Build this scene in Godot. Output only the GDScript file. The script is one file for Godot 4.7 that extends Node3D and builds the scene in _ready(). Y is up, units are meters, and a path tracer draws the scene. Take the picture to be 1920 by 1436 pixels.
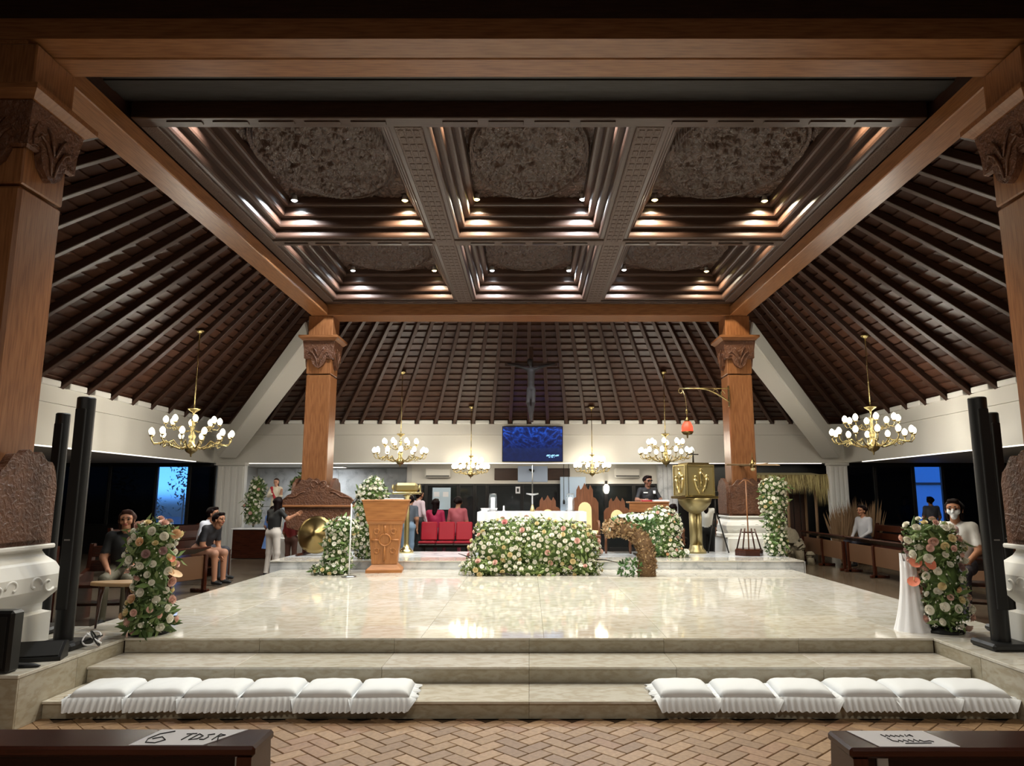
extends Node3D
# A wedding-decked church sanctuary under a carved wooden roof. Metres, y up, the altar lies towards -z. V(x, y, d) is a point d metres ahead of the front pews' aisle.

var M := {}
var used := {}
var rng := RandomNumberGenerator.new()
const BEAM := 5.61          # underside of the ring beams
const COL_X := 4.62
const COL_F := 6.0
const COL_R := 15.6
const MID := 10.8           # plan centre of the roof
const EAVE_X := 8.63
const EAVE_D := 19.5
const EAVE_Y := 3.61
const PITCH := 0.65
const PLAT := 0.381
const DAIS := 0.53
const SIDE := 0.12
const LOW := 2.545          # underside of the white band

func V(x, y, d) -> Vector3: return Vector3(x, y, -d)

func numbered(n: String) -> String:
	if not used.has(n):
		used[n] = 0
		return n
	used[n] += 1
	return "%s_%03d" % [n, used[n]]

# ---------- nodes
func tag(o, label, category, group = "", kind = ""):
	if label: o.set_meta("label", label)
	if category: o.set_meta("category", category)
	if group: o.set_meta("group", group)
	if kind: o.set_meta("kind", kind)
	return o

func thing(called, label, category, at = Vector3.ZERO, turn = 0.0, group = ""):
	var o := Node3D.new()
	o.name = numbered(called)
	add_child(o)
	o.position = at
	o.rotation.y = turn
	return tag(o, label, category, group)

func inst(called, mesh, m, parent, xf = Transform3D()):
	var o := MeshInstance3D.new()
	o.name = called if parent != self else numbered(called)
	o.mesh = mesh
	if m: o.material_override = m
	o.transform = xf
	parent.add_child(o, true)
	return o

func fin(st: SurfaceTool) -> ArrayMesh:
	st.generate_normals()
	return st.commit()

func obj(called, st, m, parent = self, xf = Transform3D()):
	return inst(called, fin(st), m, parent, xf)

func struct(called, st, m, label = "", category = ""):
	return tag(obj(called, st, m), label, category, "", "structure")

func dup(o, at, turn = 0.0, label = ""):
	var base = String(o.name)
	if base.length() > 4 and base[-4] == "_" and base.right(3).is_valid_int(): base = base.left(-4)
	var c = o.duplicate()
	c.name = numbered(base)
	add_child(c)
	c.position = at
	c.rotation.y = turn
	if label: c.set_meta("label", label)
	return c

# ---------- shapes
func S(smooth := false) -> SurfaceTool:
	var st := SurfaceTool.new()
	st.begin(Mesh.PRIMITIVE_TRIANGLES)
	st.set_smooth_group(0 if smooth else -1)
	return st

func tri(st, a, b, c, out):
	if (b - a).cross(c - a).dot(out) > 0.0:
		st.add_vertex(a); st.add_vertex(c); st.add_vertex(b)
	else:
		st.add_vertex(a); st.add_vertex(b); st.add_vertex(c)

func quad(st, a, b, c, d, out):
	tri(st, a, b, c, out)
	tri(st, a, c, d, out)

func box(st, c: Vector3, s: Vector3, b := 0.0, R := Basis()):
	var h := s * 0.5
	var p := func(a: int, g: Vector3) -> Vector3:
		var v := Vector3(g.x * (h.x - b), g.y * (h.y - b), g.z * (h.z - b))
		v[a] = g[a] * h[a]
		return c + R * v
	for a in 3:
		var i := (a + 1) % 3
		var j := (a + 2) % 3
		for s1 in [-1.0, 1.0]:
			var g := Vector3.ZERO
			g[a] = s1
			var q := []
			for ij in [[-1.0, -1.0], [1.0, -1.0], [1.0, 1.0], [-1.0, 1.0]]:
				g[i] = ij[0]; g[j] = ij[1]
				q.append(p.call(a, g))
			var n := Vector3.ZERO
			n[a] = s1
			quad(st, q[0], q[1], q[2], q[3], R * n)
			if b > 0.0:
				for s2 in [-1.0, 1.0]:
					var g1 := Vector3.ZERO
					g1[a] = s1; g1[i] = s2; g1[j] = -1.0
					var g2 := g1
					g2[j] = 1.0
					var o := Vector3.ZERO
					o[a] = s1; o[i] = s2
					quad(st, p.call(a, g1), p.call(a, g2), p.call(i, g2), p.call(i, g1), R * o)
	if b > 0.0:
		for k in 8:
			var g := Vector3(-1.0 if k & 1 else 1.0, -1.0 if k & 2 else 1.0, -1.0 if k & 4 else 1.0)
			tri(st, p.call(0, g), p.call(1, g), p.call(2, g), R * g)

func span(st, x0, x1, y0, y1, d0, d1, b := 0.0):   # a block between two corners
	box(st, V((x0 + x1) / 2.0, (y0 + y1) / 2.0, (d0 + d1) / 2.0), Vector3(absf(x1 - x0), absf(y1 - y0), absf(d1 - d0)), b)

func stick(st, a: Vector3, b: Vector3, w: float, h: float, bev := 0.0, up := Vector3.UP):   # a squared bar from a to b
	var z := (b - a).normalized()
	var x := up.cross(z).normalized()
	box(st, (a + b) / 2.0, Vector3(w, h, a.distance_to(b)), bev, Basis(x, z.cross(x), z))

func tube(st, pts: Array, r, n := 8, caps := true):
	var rings := []
	var side := Vector3.ZERO
	for k in pts.size():
		var t: Vector3 = (pts[mini(k + 1, pts.size() - 1)] - pts[maxi(k - 1, 0)]).normalized()
		if k == 0: side = t.cross(Vector3.UP if absf(t.y) < 0.9 else Vector3.RIGHT)
		side = (side - t * side.dot(t)).normalized()
		var up := t.cross(side)
		var rad: float = r[k] if r is Array else r
		var ring := []
		for j in n:
			var w := TAU * j / n
			ring.append(pts[k] + (side * cos(w) + up * sin(w)) * rad)
		rings.append(ring)
	for k in pts.size() - 1:
		for j in n:
			var j2 := (j + 1) % n
			var out: Vector3 = rings[k][j] + rings[k + 1][j2] - pts[k] - pts[k + 1]
			quad(st, rings[k][j], rings[k][j2], rings[k + 1][j2], rings[k + 1][j], out)
	if caps:
		for e in [0, pts.size() - 1]:
			for j in n: tri(st, pts[e], rings[e][j], rings[e][(j + 1) % n], pts[e] - pts[1 if e == 0 else e - 1])

func lathe(st, prof: Array, n := 16, o := Vector3.ZERO, R := Basis(), sharp := false, sx := 1.0, sz := 1.0):
	for k in prof.size() - 1:
		if sharp: st.set_smooth_group(k + 1)
		var p: Vector2 = prof[k]
		var q: Vector2 = prof[k + 1]
		for j in n:
			var w := TAU * j / n
			var v := TAU * (j + 1) / n
			var c1 := Vector3(cos(w) * sx, 0, sin(w) * sz)
			var c2 := Vector3(cos(v) * sx, 0, sin(v) * sz)
			var y1 := Vector3(0, p.y, 0)
			var y2 := Vector3(0, q.y, 0)
			var dir := (c1 + c2) * (q.y - p.y) + Vector3(0, 2.0 * (p.x - q.x), 0)
			var a := o + R * (c1 * p.x + y1)
			var b := o + R * (c2 * p.x + y1)
			var c := o + R * (c2 * q.x + y2)
			var d := o + R * (c1 * q.x + y2)
			if p.x < 1e-5: tri(st, a, c, d, R * dir)
			elif q.x < 1e-5: tri(st, a, b, c, R * dir)
			else: quad(st, a, b, c, d, R * dir)

func ball(st, o: Vector3, r: Vector3, n := 10, R := Basis()):
	var prof := []
	for k in n / 2 + 1:
		var w := -PI / 2 + PI * k / float(n / 2)
		prof.append(Vector2(maxf(cos(w), 0.0), sin(w)))
	lathe(st, prof, n, o, R * Basis.from_scale(r))

func prism(st, poly: PackedVector2Array, t0: float, t1: float, X := Transform3D(), bev := 0.0):   # an outline in local xy, thick along z
	var idx := Geometry2D.triangulate_polygon(poly)
	var cut := poly
	if bev > 0.0:
		var ins := Geometry2D.offset_polygon(poly, -bev)
		if ins.size() == 1 and ins[0].size() == poly.size(): cut = ins[0]
	var face := X.basis.z
	if cut != poly: idx = Geometry2D.triangulate_polygon(cut)
	for k in range(0, idx.size(), 3):
		for e in [[t0, -face], [t1, face]]:
			var t: float = e[0]
			var u := cut if e[0] == t1 else poly
			tri(st, X * Vector3(u[idx[k]].x, u[idx[k]].y, t), X * Vector3(u[idx[k + 1]].x, u[idx[k + 1]].y, t), X * Vector3(u[idx[k + 2]].x, u[idx[k + 2]].y, t), e[1])
	var ccw := 1.0 if Geometry2D.is_polygon_clockwise(poly) else -1.0
	var m := t1 - bev if cut != poly else t1
	var off := 0
	if cut != poly:   # match the first corner of the inset outline
		var best := 1e9
		for k in cut.size():
			if cut[k].distance_to(poly[0]) < best:
				best = cut[k].distance_to(poly[0]); off = k
	for k in poly.size():
		var a := poly[k]
		var b := poly[(k + 1) % poly.size()]
		var e := b - a
		var out := X.basis * Vector3(-e.y, e.x, 0) * ccw
		quad(st, X * Vector3(a.x, a.y, t0), X * Vector3(b.x, b.y, t0), X * Vector3(b.x, b.y, m), X * Vector3(a.x, a.y, m), out)
		if cut != poly:
			var c := cut[(k + off) % cut.size()]
			var d := cut[(k + off + 1) % cut.size()]
			quad(st, X * Vector3(a.x, a.y, m), X * Vector3(b.x, b.y, m), X * Vector3(d.x, d.y, t1), X * Vector3(c.x, c.y, t1), out + face)

func sheet(st, nu: int, nv: int, f: Callable, out := Vector3.UP):   # a grid of points f(u, v), u and v from 0 to 1
	var p := []
	for i in nu + 1:
		var row := []
		for j in nv + 1: row.append(f.call(i / float(nu), j / float(nv)))
		p.append(row)
	for i in nu:
		for j in nv: quad(st, p[i][j], p[i + 1][j], p[i + 1][j + 1], p[i][j + 1], out)

func loop_frame(st, ax: float, az: float, prof: Array, o: Vector3):   # a mitred rectangular moulding; prof holds (inset, height)
	var out := [Vector3(0, 0, 1), Vector3(-1, 0, 0), Vector3(0, 0, -1), Vector3(1, 0, 0)]
	for k in prof.size() - 1:
		var q := []
		for e in [prof[k], prof[k + 1]]:
			var x: float = ax - e.x
			var z: float = az - e.x
			q.append([o + Vector3(-x, e.y, -z), o + Vector3(x, e.y, -z), o + Vector3(x, e.y, z), o + Vector3(-x, e.y, z)])
		for j in 4: quad(st, q[0][j], q[0][(j + 1) % 4], q[1][(j + 1) % 4], q[1][j], out[j] - Vector3(0, 0.5, 0))

# ---------- rounded bodies: tapered capsules joined with a smooth minimum, meshed as surface nets
func body_add(acc: Dictionary, caps: Array, cell: float, k: float):
	var lo := Vector3.INF
	var hi := -Vector3.INF
	for c in caps:
		var r := maxf(c[2], c[3])
		for e in [c[0], c[1]]:
			lo = lo.min(e - Vector3.ONE * r); hi = hi.max(e + Vector3.ONE * r)
	lo -= Vector3.ONE * (cell * 2.0 + k * 0.3); hi += Vector3.ONE * (cell * 2.0 + k * 0.3)
	var nx := int((hi.x - lo.x) / cell) + 2
	var ny := int((hi.y - lo.y) / cell) + 2
	var nz := int((hi.z - lo.z) / cell) + 2
	var F := PackedFloat32Array()
	F.resize(nx * ny * nz); F.fill(9.0)
	var N := PackedFloat32Array()
	N.resize(nx * ny * nz); N.fill(9.0)
	var W := PackedInt32Array()
	W.resize(nx * ny * nz)
	for ci in caps.size():
		var c: Array = caps[ci]
		var a: Vector3 = c[0]
		var ab: Vector3 = c[1] - a
		var l2 := maxf(ab.length_squared(), 1e-9)
		var r0: float = c[2]
		var dr: float = c[3] - r0
		var grow := maxf(c[2], c[3]) + k + cell * 2.0
		var b0: Vector3 = (a.min(c[1]) - Vector3.ONE * grow - lo) / cell
		var b1: Vector3 = (a.max(c[1]) + Vector3.ONE * grow - lo) / cell
		for x in range(maxi(int(b0.x), 0), mini(int(b1.x) + 1, nx)):
			for y in range(maxi(int(b0.y), 0), mini(int(b1.y) + 1, ny)):
				var at := (x * ny + y) * nz
				for z in range(maxi(int(b0.z), 0), mini(int(b1.z) + 1, nz)):
					var p := lo + Vector3(x, y, z) * cell - a
					var t := clampf(p.dot(ab) / l2, 0.0, 1.0)
					var d := (p - ab * t).length() - r0 - dr * t
					var i := at + z
					if d < N[i]:
						N[i] = d; W[i] = ci
					var f := F[i]
					var h := maxf(k - absf(f - d), 0.0)
					F[i] = minf(f, d) - h * h * 0.25 / k
	var ids := PackedInt32Array()
	ids.resize(nx * ny * nz); ids.fill(-1)
	var v: PackedVector3Array = acc.v
	var col: PackedColorArray = acc.c
	var ind: PackedInt32Array = acc.i
	var sx := ny * nz
	var offs := [0, sx, nz, sx + nz, 1, sx + 1, nz + 1, sx + nz + 1]
	var edges := [[0, 1], [2, 3], [4, 5], [6, 7], [0, 2], [1, 3], [4, 6], [5, 7], [0, 4], [1, 5], [2, 6], [3, 7]]
	var cor := [Vector3(0, 0, 0), Vector3(1, 0, 0), Vector3(0, 1, 0), Vector3(1, 1, 0), Vector3(0, 0, 1), Vector3(1, 0, 1), Vector3(0, 1, 1), Vector3(1, 1, 1)]
	for x in nx - 1:
		for y in ny - 1:
			for z in nz - 1:
				var i := x * sx + y * nz + z
				if absf(F[i]) > cell * 2.0: continue
				var m := 0
				for q in 8:
					if F[i + offs[q]] < 0.0: m |= 1 << q
				if m == 0 or m == 255: continue
				var sum := Vector3.ZERO
				var n := 0
				for e in edges:
					if ((m >> e[0]) & 1) != ((m >> e[1]) & 1):
						var f0 := F[i + offs[e[0]]]
						var f1 := F[i + offs[e[1]]]
						sum += cor[e[0]].lerp(cor[e[1]], f0 / (f0 - f1)); n += 1
				ids[i] = v.size()
				v.append(lo + (Vector3(x, y, z) + sum / n) * cell)
				col.append(caps[W[i]][4])
	for x in range(1, nx - 1):
		for y in range(1, ny - 1):
			for z in range(1, nz - 1):
				var i := x * sx + y * nz + z
				if absf(F[i]) > cell * 2.0: continue
				var s := F[i] < 0.0
				for e in [[sx, nz, 1], [nz, 1, sx], [1, sx, nz]]:
					if (F[i + e[0]] < 0.0) == s: continue
					var q0 := ids[i]
					var q1 := ids[i - e[1]]
					var q2 := ids[i - e[1] - e[2]]
					var q3 := ids[i - e[2]]
					if q0 < 0 or q1 < 0 or q2 < 0 or q3 < 0: continue
					ind.append_array(PackedInt32Array([q0, q2, q1, q0, q3, q2] if s else [q0, q1, q2, q0, q2, q3]))
	acc.v = v; acc.c = col; acc.i = ind

func acc_new() -> Dictionary: return {"v": PackedVector3Array(), "c": PackedColorArray(), "i": PackedInt32Array()}

func acc_mesh(acc: Dictionary) -> ArrayMesh:
	var n := PackedVector3Array()
	n.resize(acc.v.size())
	for k in range(0, acc.i.size(), 3):
		var a: int = acc.i[k]
		var b: int = acc.i[k + 1]
		var c: int = acc.i[k + 2]
		var f: Vector3 = (acc.v[c] - acc.v[a]).cross(acc.v[b] - acc.v[a])
		n[a] += f; n[b] += f; n[c] += f
	for k in n.size(): n[k] = n[k].normalized()
	var arr := []
	arr.resize(Mesh.ARRAY_MAX)
	arr[Mesh.ARRAY_VERTEX] = acc.v
	arr[Mesh.ARRAY_NORMAL] = n
	arr[Mesh.ARRAY_COLOR] = acc.c
	arr[Mesh.ARRAY_INDEX] = acc.i
	var m := ArrayMesh.new()
	m.add_surface_from_arrays(Mesh.PRIMITIVE_TRIANGLES, arr)
	return m

# ---------- materials
func noise(seed_: int, freq: float, oct := 4, kind := FastNoiseLite.TYPE_SIMPLEX_SMOOTH, warp := 0.0, ridged := false) -> FastNoiseLite:
	var n := FastNoiseLite.new()
	n.seed = seed_
	n.noise_type = kind
	n.frequency = freq
	n.fractal_octaves = oct
	n.fractal_type = FastNoiseLite.FRACTAL_RIDGED if ridged else FastNoiseLite.FRACTAL_FBM
	if warp > 0.0:
		n.domain_warp_enabled = true
		n.domain_warp_amplitude = warp
		n.domain_warp_frequency = freq * 1.2
	return n

func ramp_tex(n: FastNoiseLite, cols: Array, size := 512) -> ImageTexture:
	var src := n.get_seamless_image(size, size)
	src.convert(Image.FORMAT_L8)
	var a := src.get_data()
	var lut := []
	for k in 256:
		var t := k / 255.0 * (cols.size() - 1)
		var i := mini(int(t), cols.size() - 2)
		var c: Color = cols[i].lerp(cols[i + 1], t - i)
		lut.append([c.r8, c.g8, c.b8])
	var out := PackedByteArray()
	out.resize(a.size() * 3)
	for k in a.size():
		var l: Array = lut[a[k]]
		out[k * 3] = l[0]; out[k * 3 + 1] = l[1]; out[k * 3 + 2] = l[2]
	return ImageTexture.create_from_image(Image.create_from_data(size, size, false, Image.FORMAT_RGB8, out))

func grey_tex(n: FastNoiseLite, size := 512) -> ImageTexture:
	return ramp_tex(n, [Color.BLACK, Color.WHITE], size)

func mat(c: Color, rough: float, metal := 0.0, texture = null, scale := Vector3.ONE, bump = null, depth := 0.0) -> StandardMaterial3D:
	var m := StandardMaterial3D.new()
	m.albedo_color = c
	m.roughness = rough
	m.metallic = metal
	if texture:
		m.albedo_texture = texture
	if texture or bump:
		m.uv1_triplanar = true
		m.uv1_world_triplanar = true
		m.uv1_scale = scale
	if bump:
		m.heightmap_enabled = true
		m.heightmap_texture = bump
		m.heightmap_scale = depth
	return m

func glow(c: Color, e: float) -> StandardMaterial3D:
	var m := mat(c, 0.4)
	m.emission_enabled = true
	m.emission = c
	m.emission_energy_multiplier = e
	return m

func vcol(rough: float) -> StandardMaterial3D:
	var m := mat(Color.WHITE, rough)
	m.vertex_color_use_as_albedo = true
	return m

func lin(r, g, b) -> Color: return Color(r, g, b).srgb_to_linear()

func local(m: StandardMaterial3D) -> StandardMaterial3D:   # the same material, its grain fixed to the object
	var c: StandardMaterial3D = m.duplicate()
	c.uv1_world_triplanar = false
	return c

func make_materials():
	var grain := ramp_tex(noise(3, 0.012, 5), [Color(0.72, 0.66, 0.6), Color(0.9, 0.87, 0.84), Color(1, 1, 1)])
	var carve := grey_tex(noise(11, 0.022, 2, FastNoiseLite.TYPE_SIMPLEX_SMOOTH, 38.0, true))
	var fine := grey_tex(noise(5, 0.09, 3), 256)
	var vein := ramp_tex(noise(21, 0.006, 5, FastNoiseLite.TYPE_SIMPLEX_SMOOTH, 45.0), [Color(0.70, 0.66, 0.575), Color(0.80, 0.77, 0.70), Color(0.855, 0.835, 0.78), Color(0.83, 0.805, 0.745), Color(0.775, 0.74, 0.665), Color(0.845, 0.825, 0.77), Color(0.88, 0.865, 0.82)], 1024)
	var greyvein := ramp_tex(noise(31, 0.008, 5, FastNoiseLite.TYPE_SIMPLEX_SMOOTH, 70.0, true), [Color(0.86, 0.87, 0.88), Color(0.83, 0.84, 0.85), Color(0.78, 0.79, 0.8), Color(0.62, 0.64, 0.66)])
	var clay := ramp_tex(noise(41, 0.03, 4), [Color(0.82, 0.8, 0.78), Color(1, 1, 1)], 256)
	for ax in [["x", Vector3(0.35, 5, 5)], ["y", Vector3(5, 0.35, 5)], ["z", Vector3(5, 5, 0.35)]]:
		M["beam_" + ax[0]] = mat(Color(0.61, 0.42, 0.27), 0.32, 0.0, grain, ax[1])
		M["column_" + ax[0]] = mat(Color(0.59, 0.40, 0.255), 0.34, 0.0, grain, ax[1])
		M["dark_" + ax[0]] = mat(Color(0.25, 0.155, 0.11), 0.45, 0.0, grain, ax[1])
		M["coffer_" + ax[0]] = mat(Color(0.275, 0.2, 0.165), 0.36, 0.0, grain, ax[1])
		M["pew_" + ax[0]] = mat(Color(0.245, 0.115, 0.07), 0.22, 0.0, grain, ax[1])
		M["honey_" + ax[0]] = mat(Color(0.71, 0.48, 0.27), 0.38, 0.0, grain, ax[1])
	M.throne = mat(Color(0.44, 0.28, 0.19), 0.4, 0.0, grain, Vector3(5, 0.5, 5))
	M.charcoal = mat(Color(0.215, 0.205, 0.205), 0.6, 0.0, grain, Vector3(0.35, 5, 5))
	M.roof_plank = []
	for c in [Color(0.29, 0.185, 0.135), Color(0.255, 0.16, 0.12), Color(0.32, 0.205, 0.15)]:
		M.roof_plank.append(mat(c, 0.42, 0.0, grain, Vector3(0.8, 5, 0.8)))
	M.carved = mat(Color(0.42, 0.27, 0.18), 0.42, 0.0, grain, Vector3(2, 2, 2), carve, 1.3)
	M.carved.uv1_scale = Vector3(1.1, 1.1, 1.1)
	M.carved_dark = mat(Color(0.3, 0.225, 0.19), 0.24, 0.0, grain, Vector3(1.3, 1.3, 1.3), carve, 1.2)
	M.fretted = mat(Color(0.33, 0.255, 0.215), 0.42, 0.0, null, Vector3(2.2, 2.2, 2.2), carve, 0.8)
	M.marble = []
	for k in 4:
		var m := mat([Color(0.965, 0.97, 1), Color(0.94, 0.945, 0.96), Color(0.97, 0.97, 0.975), Color(0.92, 0.925, 0.935)][k], 0.055, 0.0, vein, Vector3(0.45, 0.45, 0.8))
		m.uv1_offset = Vector3(0.37 * k, 0.21 * k, 0.53 * k)
		M.marble.append(m)
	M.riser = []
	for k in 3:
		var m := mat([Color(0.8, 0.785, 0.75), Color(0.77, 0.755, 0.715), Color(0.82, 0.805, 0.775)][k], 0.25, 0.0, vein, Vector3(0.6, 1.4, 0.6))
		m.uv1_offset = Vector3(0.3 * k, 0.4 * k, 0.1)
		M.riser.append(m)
	M.white_marble = mat(Color(1, 1, 1), 0.18, 0.0, greyvein, Vector3(0.35, 0.35, 0.35))
	M.brick = []
	for c in [Color(0.61, 0.49, 0.36), Color(0.575, 0.455, 0.335), Color(0.655, 0.53, 0.4), Color(0.545, 0.43, 0.32), Color(0.6, 0.465, 0.355)]:
		M.brick.append(mat(c, 0.5, 0.0, clay, Vector3(3, 3, 3)))
	M.mortar = mat(Color(0.36, 0.28, 0.2), 0.9)
	M.tile_floor = mat(Color(0.41, 0.365, 0.31), 0.2, 0.0, clay, Vector3(0.9, 0.9, 0.9))
	M.white = mat(Color(0.82, 0.81, 0.78), 0.6)
	M.grey_white = mat(Color(0.74, 0.735, 0.72), 0.6)
	M.plaster = mat(Color(0.88, 0.875, 0.855), 0.55)
	M.black = mat(Color(0.035, 0.038, 0.045), 0.42)
	M.black_matt = mat(Color(0.03, 0.03, 0.032), 0.7)
	M.frame_dark = mat(Color(0.09, 0.085, 0.085), 0.4)
	M.steel = mat(Color(0.6, 0.6, 0.6), 0.3, 1.0)
	M.brass = mat(Color(0.82, 0.75, 0.54), 0.27, 1.0)
	M.gold = mat(Color(0.64, 0.58, 0.41), 0.38, 0.75)
	M.bronze = mat(Color(0.58, 0.5, 0.33), 0.28, 1.0)
	M.iron = mat(Color(0.2, 0.18, 0.16), 0.5, 0.6)
	M.cloth = mat(Color(0.93, 0.93, 0.94), 0.85)
	M.cushion = mat(Color(0.88, 0.895, 0.91), 0.9, 0.0)
	M.cushion.rim_enabled = true
	M.cushion.rim = 0.3
	M.paper = mat(Color(0.88, 0.88, 0.9), 0.55)
	M.ink = mat(Color(0.05, 0.05, 0.07), 0.6)
	M.cream = mat(Color(0.87, 0.79, 0.6), 0.7)
	M.red = mat(Color(0.60, 0.10, 0.16), 0.35)
	M.stone = mat(Color(0.6, 0.57, 0.5), 0.9, 0.0, clay, Vector3(2, 2, 2), fine, 1.0)
	M.straw = mat(Color(0.5, 0.46, 0.3), 0.85)
	M.dry = mat(Color(0.46, 0.36, 0.26), 0.85)
	M.tinted = mat(Color(0.02, 0.022, 0.03), 0.03)
	M.tinted.transparency = BaseMaterial3D.TRANSPARENCY_ALPHA
	M.tinted.albedo_color.a = 0.975
	M.tinted_grey = mat(Color(0.1, 0.115, 0.12), 0.05)
	M.tinted_grey.transparency = BaseMaterial3D.TRANSPARENCY_ALPHA
	M.tinted_grey.albedo_color.a = 0.8
	M.clear = mat(Color(0.85, 0.92, 0.97), 0.02)
	M.clear.transparency = BaseMaterial3D.TRANSPARENCY_ALPHA
	M.clear.albedo_color.a = 0.08
	M.bulb = glow(Color(1.0, 0.95, 0.84), 6.0)
	M.bulb_cool = glow(Color(0.93, 0.97, 1.0), 12.0)
	M.bulb_warm = glow(Color(1.0, 0.86, 0.55), 10.0)
	M.strip = glow(Color(1.0, 0.97, 0.92), 1.6)
	M.leaf = vcol(0.6)
	M.leaf.backlight_enabled = true
	M.leaf.backlight = Color(0.25, 0.35, 0.12)
	M.skin = vcol(0.7)
	M.straw_strands = vcol(0.85)
	M.hair = vcol(0.55)
	M.hair.metallic_specular = 0.25
	M.foam = mat(Color(0.34, 0.43, 0.22), 0.9)
	M.petal = {}
	for p in [["white", Color(0.93, 0.92, 0.87)], ["cream", Color(0.9, 0.84, 0.66)], ["blush", Color(0.88, 0.73, 0.68)], ["pink", Color(0.82, 0.56, 0.55)], ["peach", Color(0.92, 0.78, 0.62)], ["coral", Color(0.93, 0.53, 0.41)], ["mauve", Color(0.66, 0.53, 0.52)]]:
		var m := mat(p[1], 0.6)
		m.backlight_enabled = true
		m.backlight = Color(0.3, 0.28, 0.25)
		M.petal[p[0]] = m

func lamp(at: Vector3, e: float, c := Color(1.0, 0.97, 0.91), size := 0.05):
	var l := OmniLight3D.new()
	l.name = numbered("lamp_light")
	l.position = at
	l.light_energy = e
	l.light_color = c
	l.light_size = size
	l.omni_range = 40.0
	l.omni_attenuation = 2.0
	l.shadow_enabled = true
	add_child(l)

func panel_light(at: Vector3, size: Vector2, e: float, c: Color, rot := Vector3(-90, 0, 0)):
	var l := AreaLight3D.new()
	l.name = numbered("panel_light")
	l.area_size = size
	l.area_normalize_energy = true
	l.light_energy = e
	l.light_color = c
	l.area_range = 40.0
	l.area_attenuation = 2.0
	l.shadow_enabled = true
	l.rotation_degrees = rot
	l.position = at
	add_child(l)

func _ready():
	rng.seed = 7
	# camera
	var cam := Camera3D.new()
	cam.name = "camera"
	cam.near = 0.05
	cam.far = 200.0
	cam.projection = Camera3D.PROJECTION_FRUSTUM
	cam.size = 2.0 * 0.05 * 718.0 / 1330.0
	cam.frustum_offset = Vector2(-32.0 / 1330.0 * 0.05, 0)
	cam.position = V(0, 1.65, 0)
	cam.rotation_degrees = Vector3(9.06, 0, 0)
	add_child(cam)
	cam.current = true
	# sky at dusk, seen only through the clear panes
	var env := Environment.new()
	env.background_mode = Environment.BG_SKY
	var pm := ProceduralSkyMaterial.new()
	pm.sky_top_color = Color(0.12, 0.3, 0.62)
	pm.sky_horizon_color = Color(0.3, 0.55, 0.86)
	pm.ground_bottom_color = Color(0.03, 0.05, 0.08)
	pm.ground_horizon_color = Color(0.2, 0.36, 0.55)
	pm.sky_energy_multiplier = 1.8
	pm.sun_angle_max = 0.0
	env.sky = Sky.new()
	env.sky.sky_material = pm
	env.tonemap_mode = Environment.TONE_MAPPER_LINEAR
	env.tonemap_exposure = 1.06
	env.ambient_light_source = Environment.AMBIENT_SOURCE_DISABLED
	env.sdfgi_enabled = true
	env.ssao_enabled = true
	env.ssil_enabled = true
	var we := WorldEnvironment.new()
	we.name = "environment"
	we.environment = env
	add_child(we)
	make_materials()
	# light strips under the white band, ceiling panels of the rear room and of the nave behind
	panel_light(V(-8.66, LOW - 0.02, 11.5), Vector2(0.03, 14.0), 1.3, Color(1.0, 0.97, 0.92))
	panel_light(V(8.66, LOW - 0.02, 11.5), Vector2(0.03, 14.0), 1.3, Color(1.0, 0.97, 0.92))
	panel_light(V(0.0, LOW - 0.02, 19.47), Vector2(14.0, 0.03), 2.0, Color(1.0, 0.98, 0.94))
	for x in [-6.2, -2.6, 1.4]:
		panel_light(V(x, LOW - 0.045, 21.6), Vector2(1.2, 0.6), 3.2, Color(0.95, 0.98, 1.0))
	for x in [-2.6, 2.6]:
		panel_light(V(x, 6.0, -1.2), Vector2(1.2, 0.6), 14.0, Color(1.0, 0.96, 0.9))
	build_floor()
	build_shell()
	build_roof()
	build_ceiling()
	build_columns()
	build_rear()
	build_things()

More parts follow.
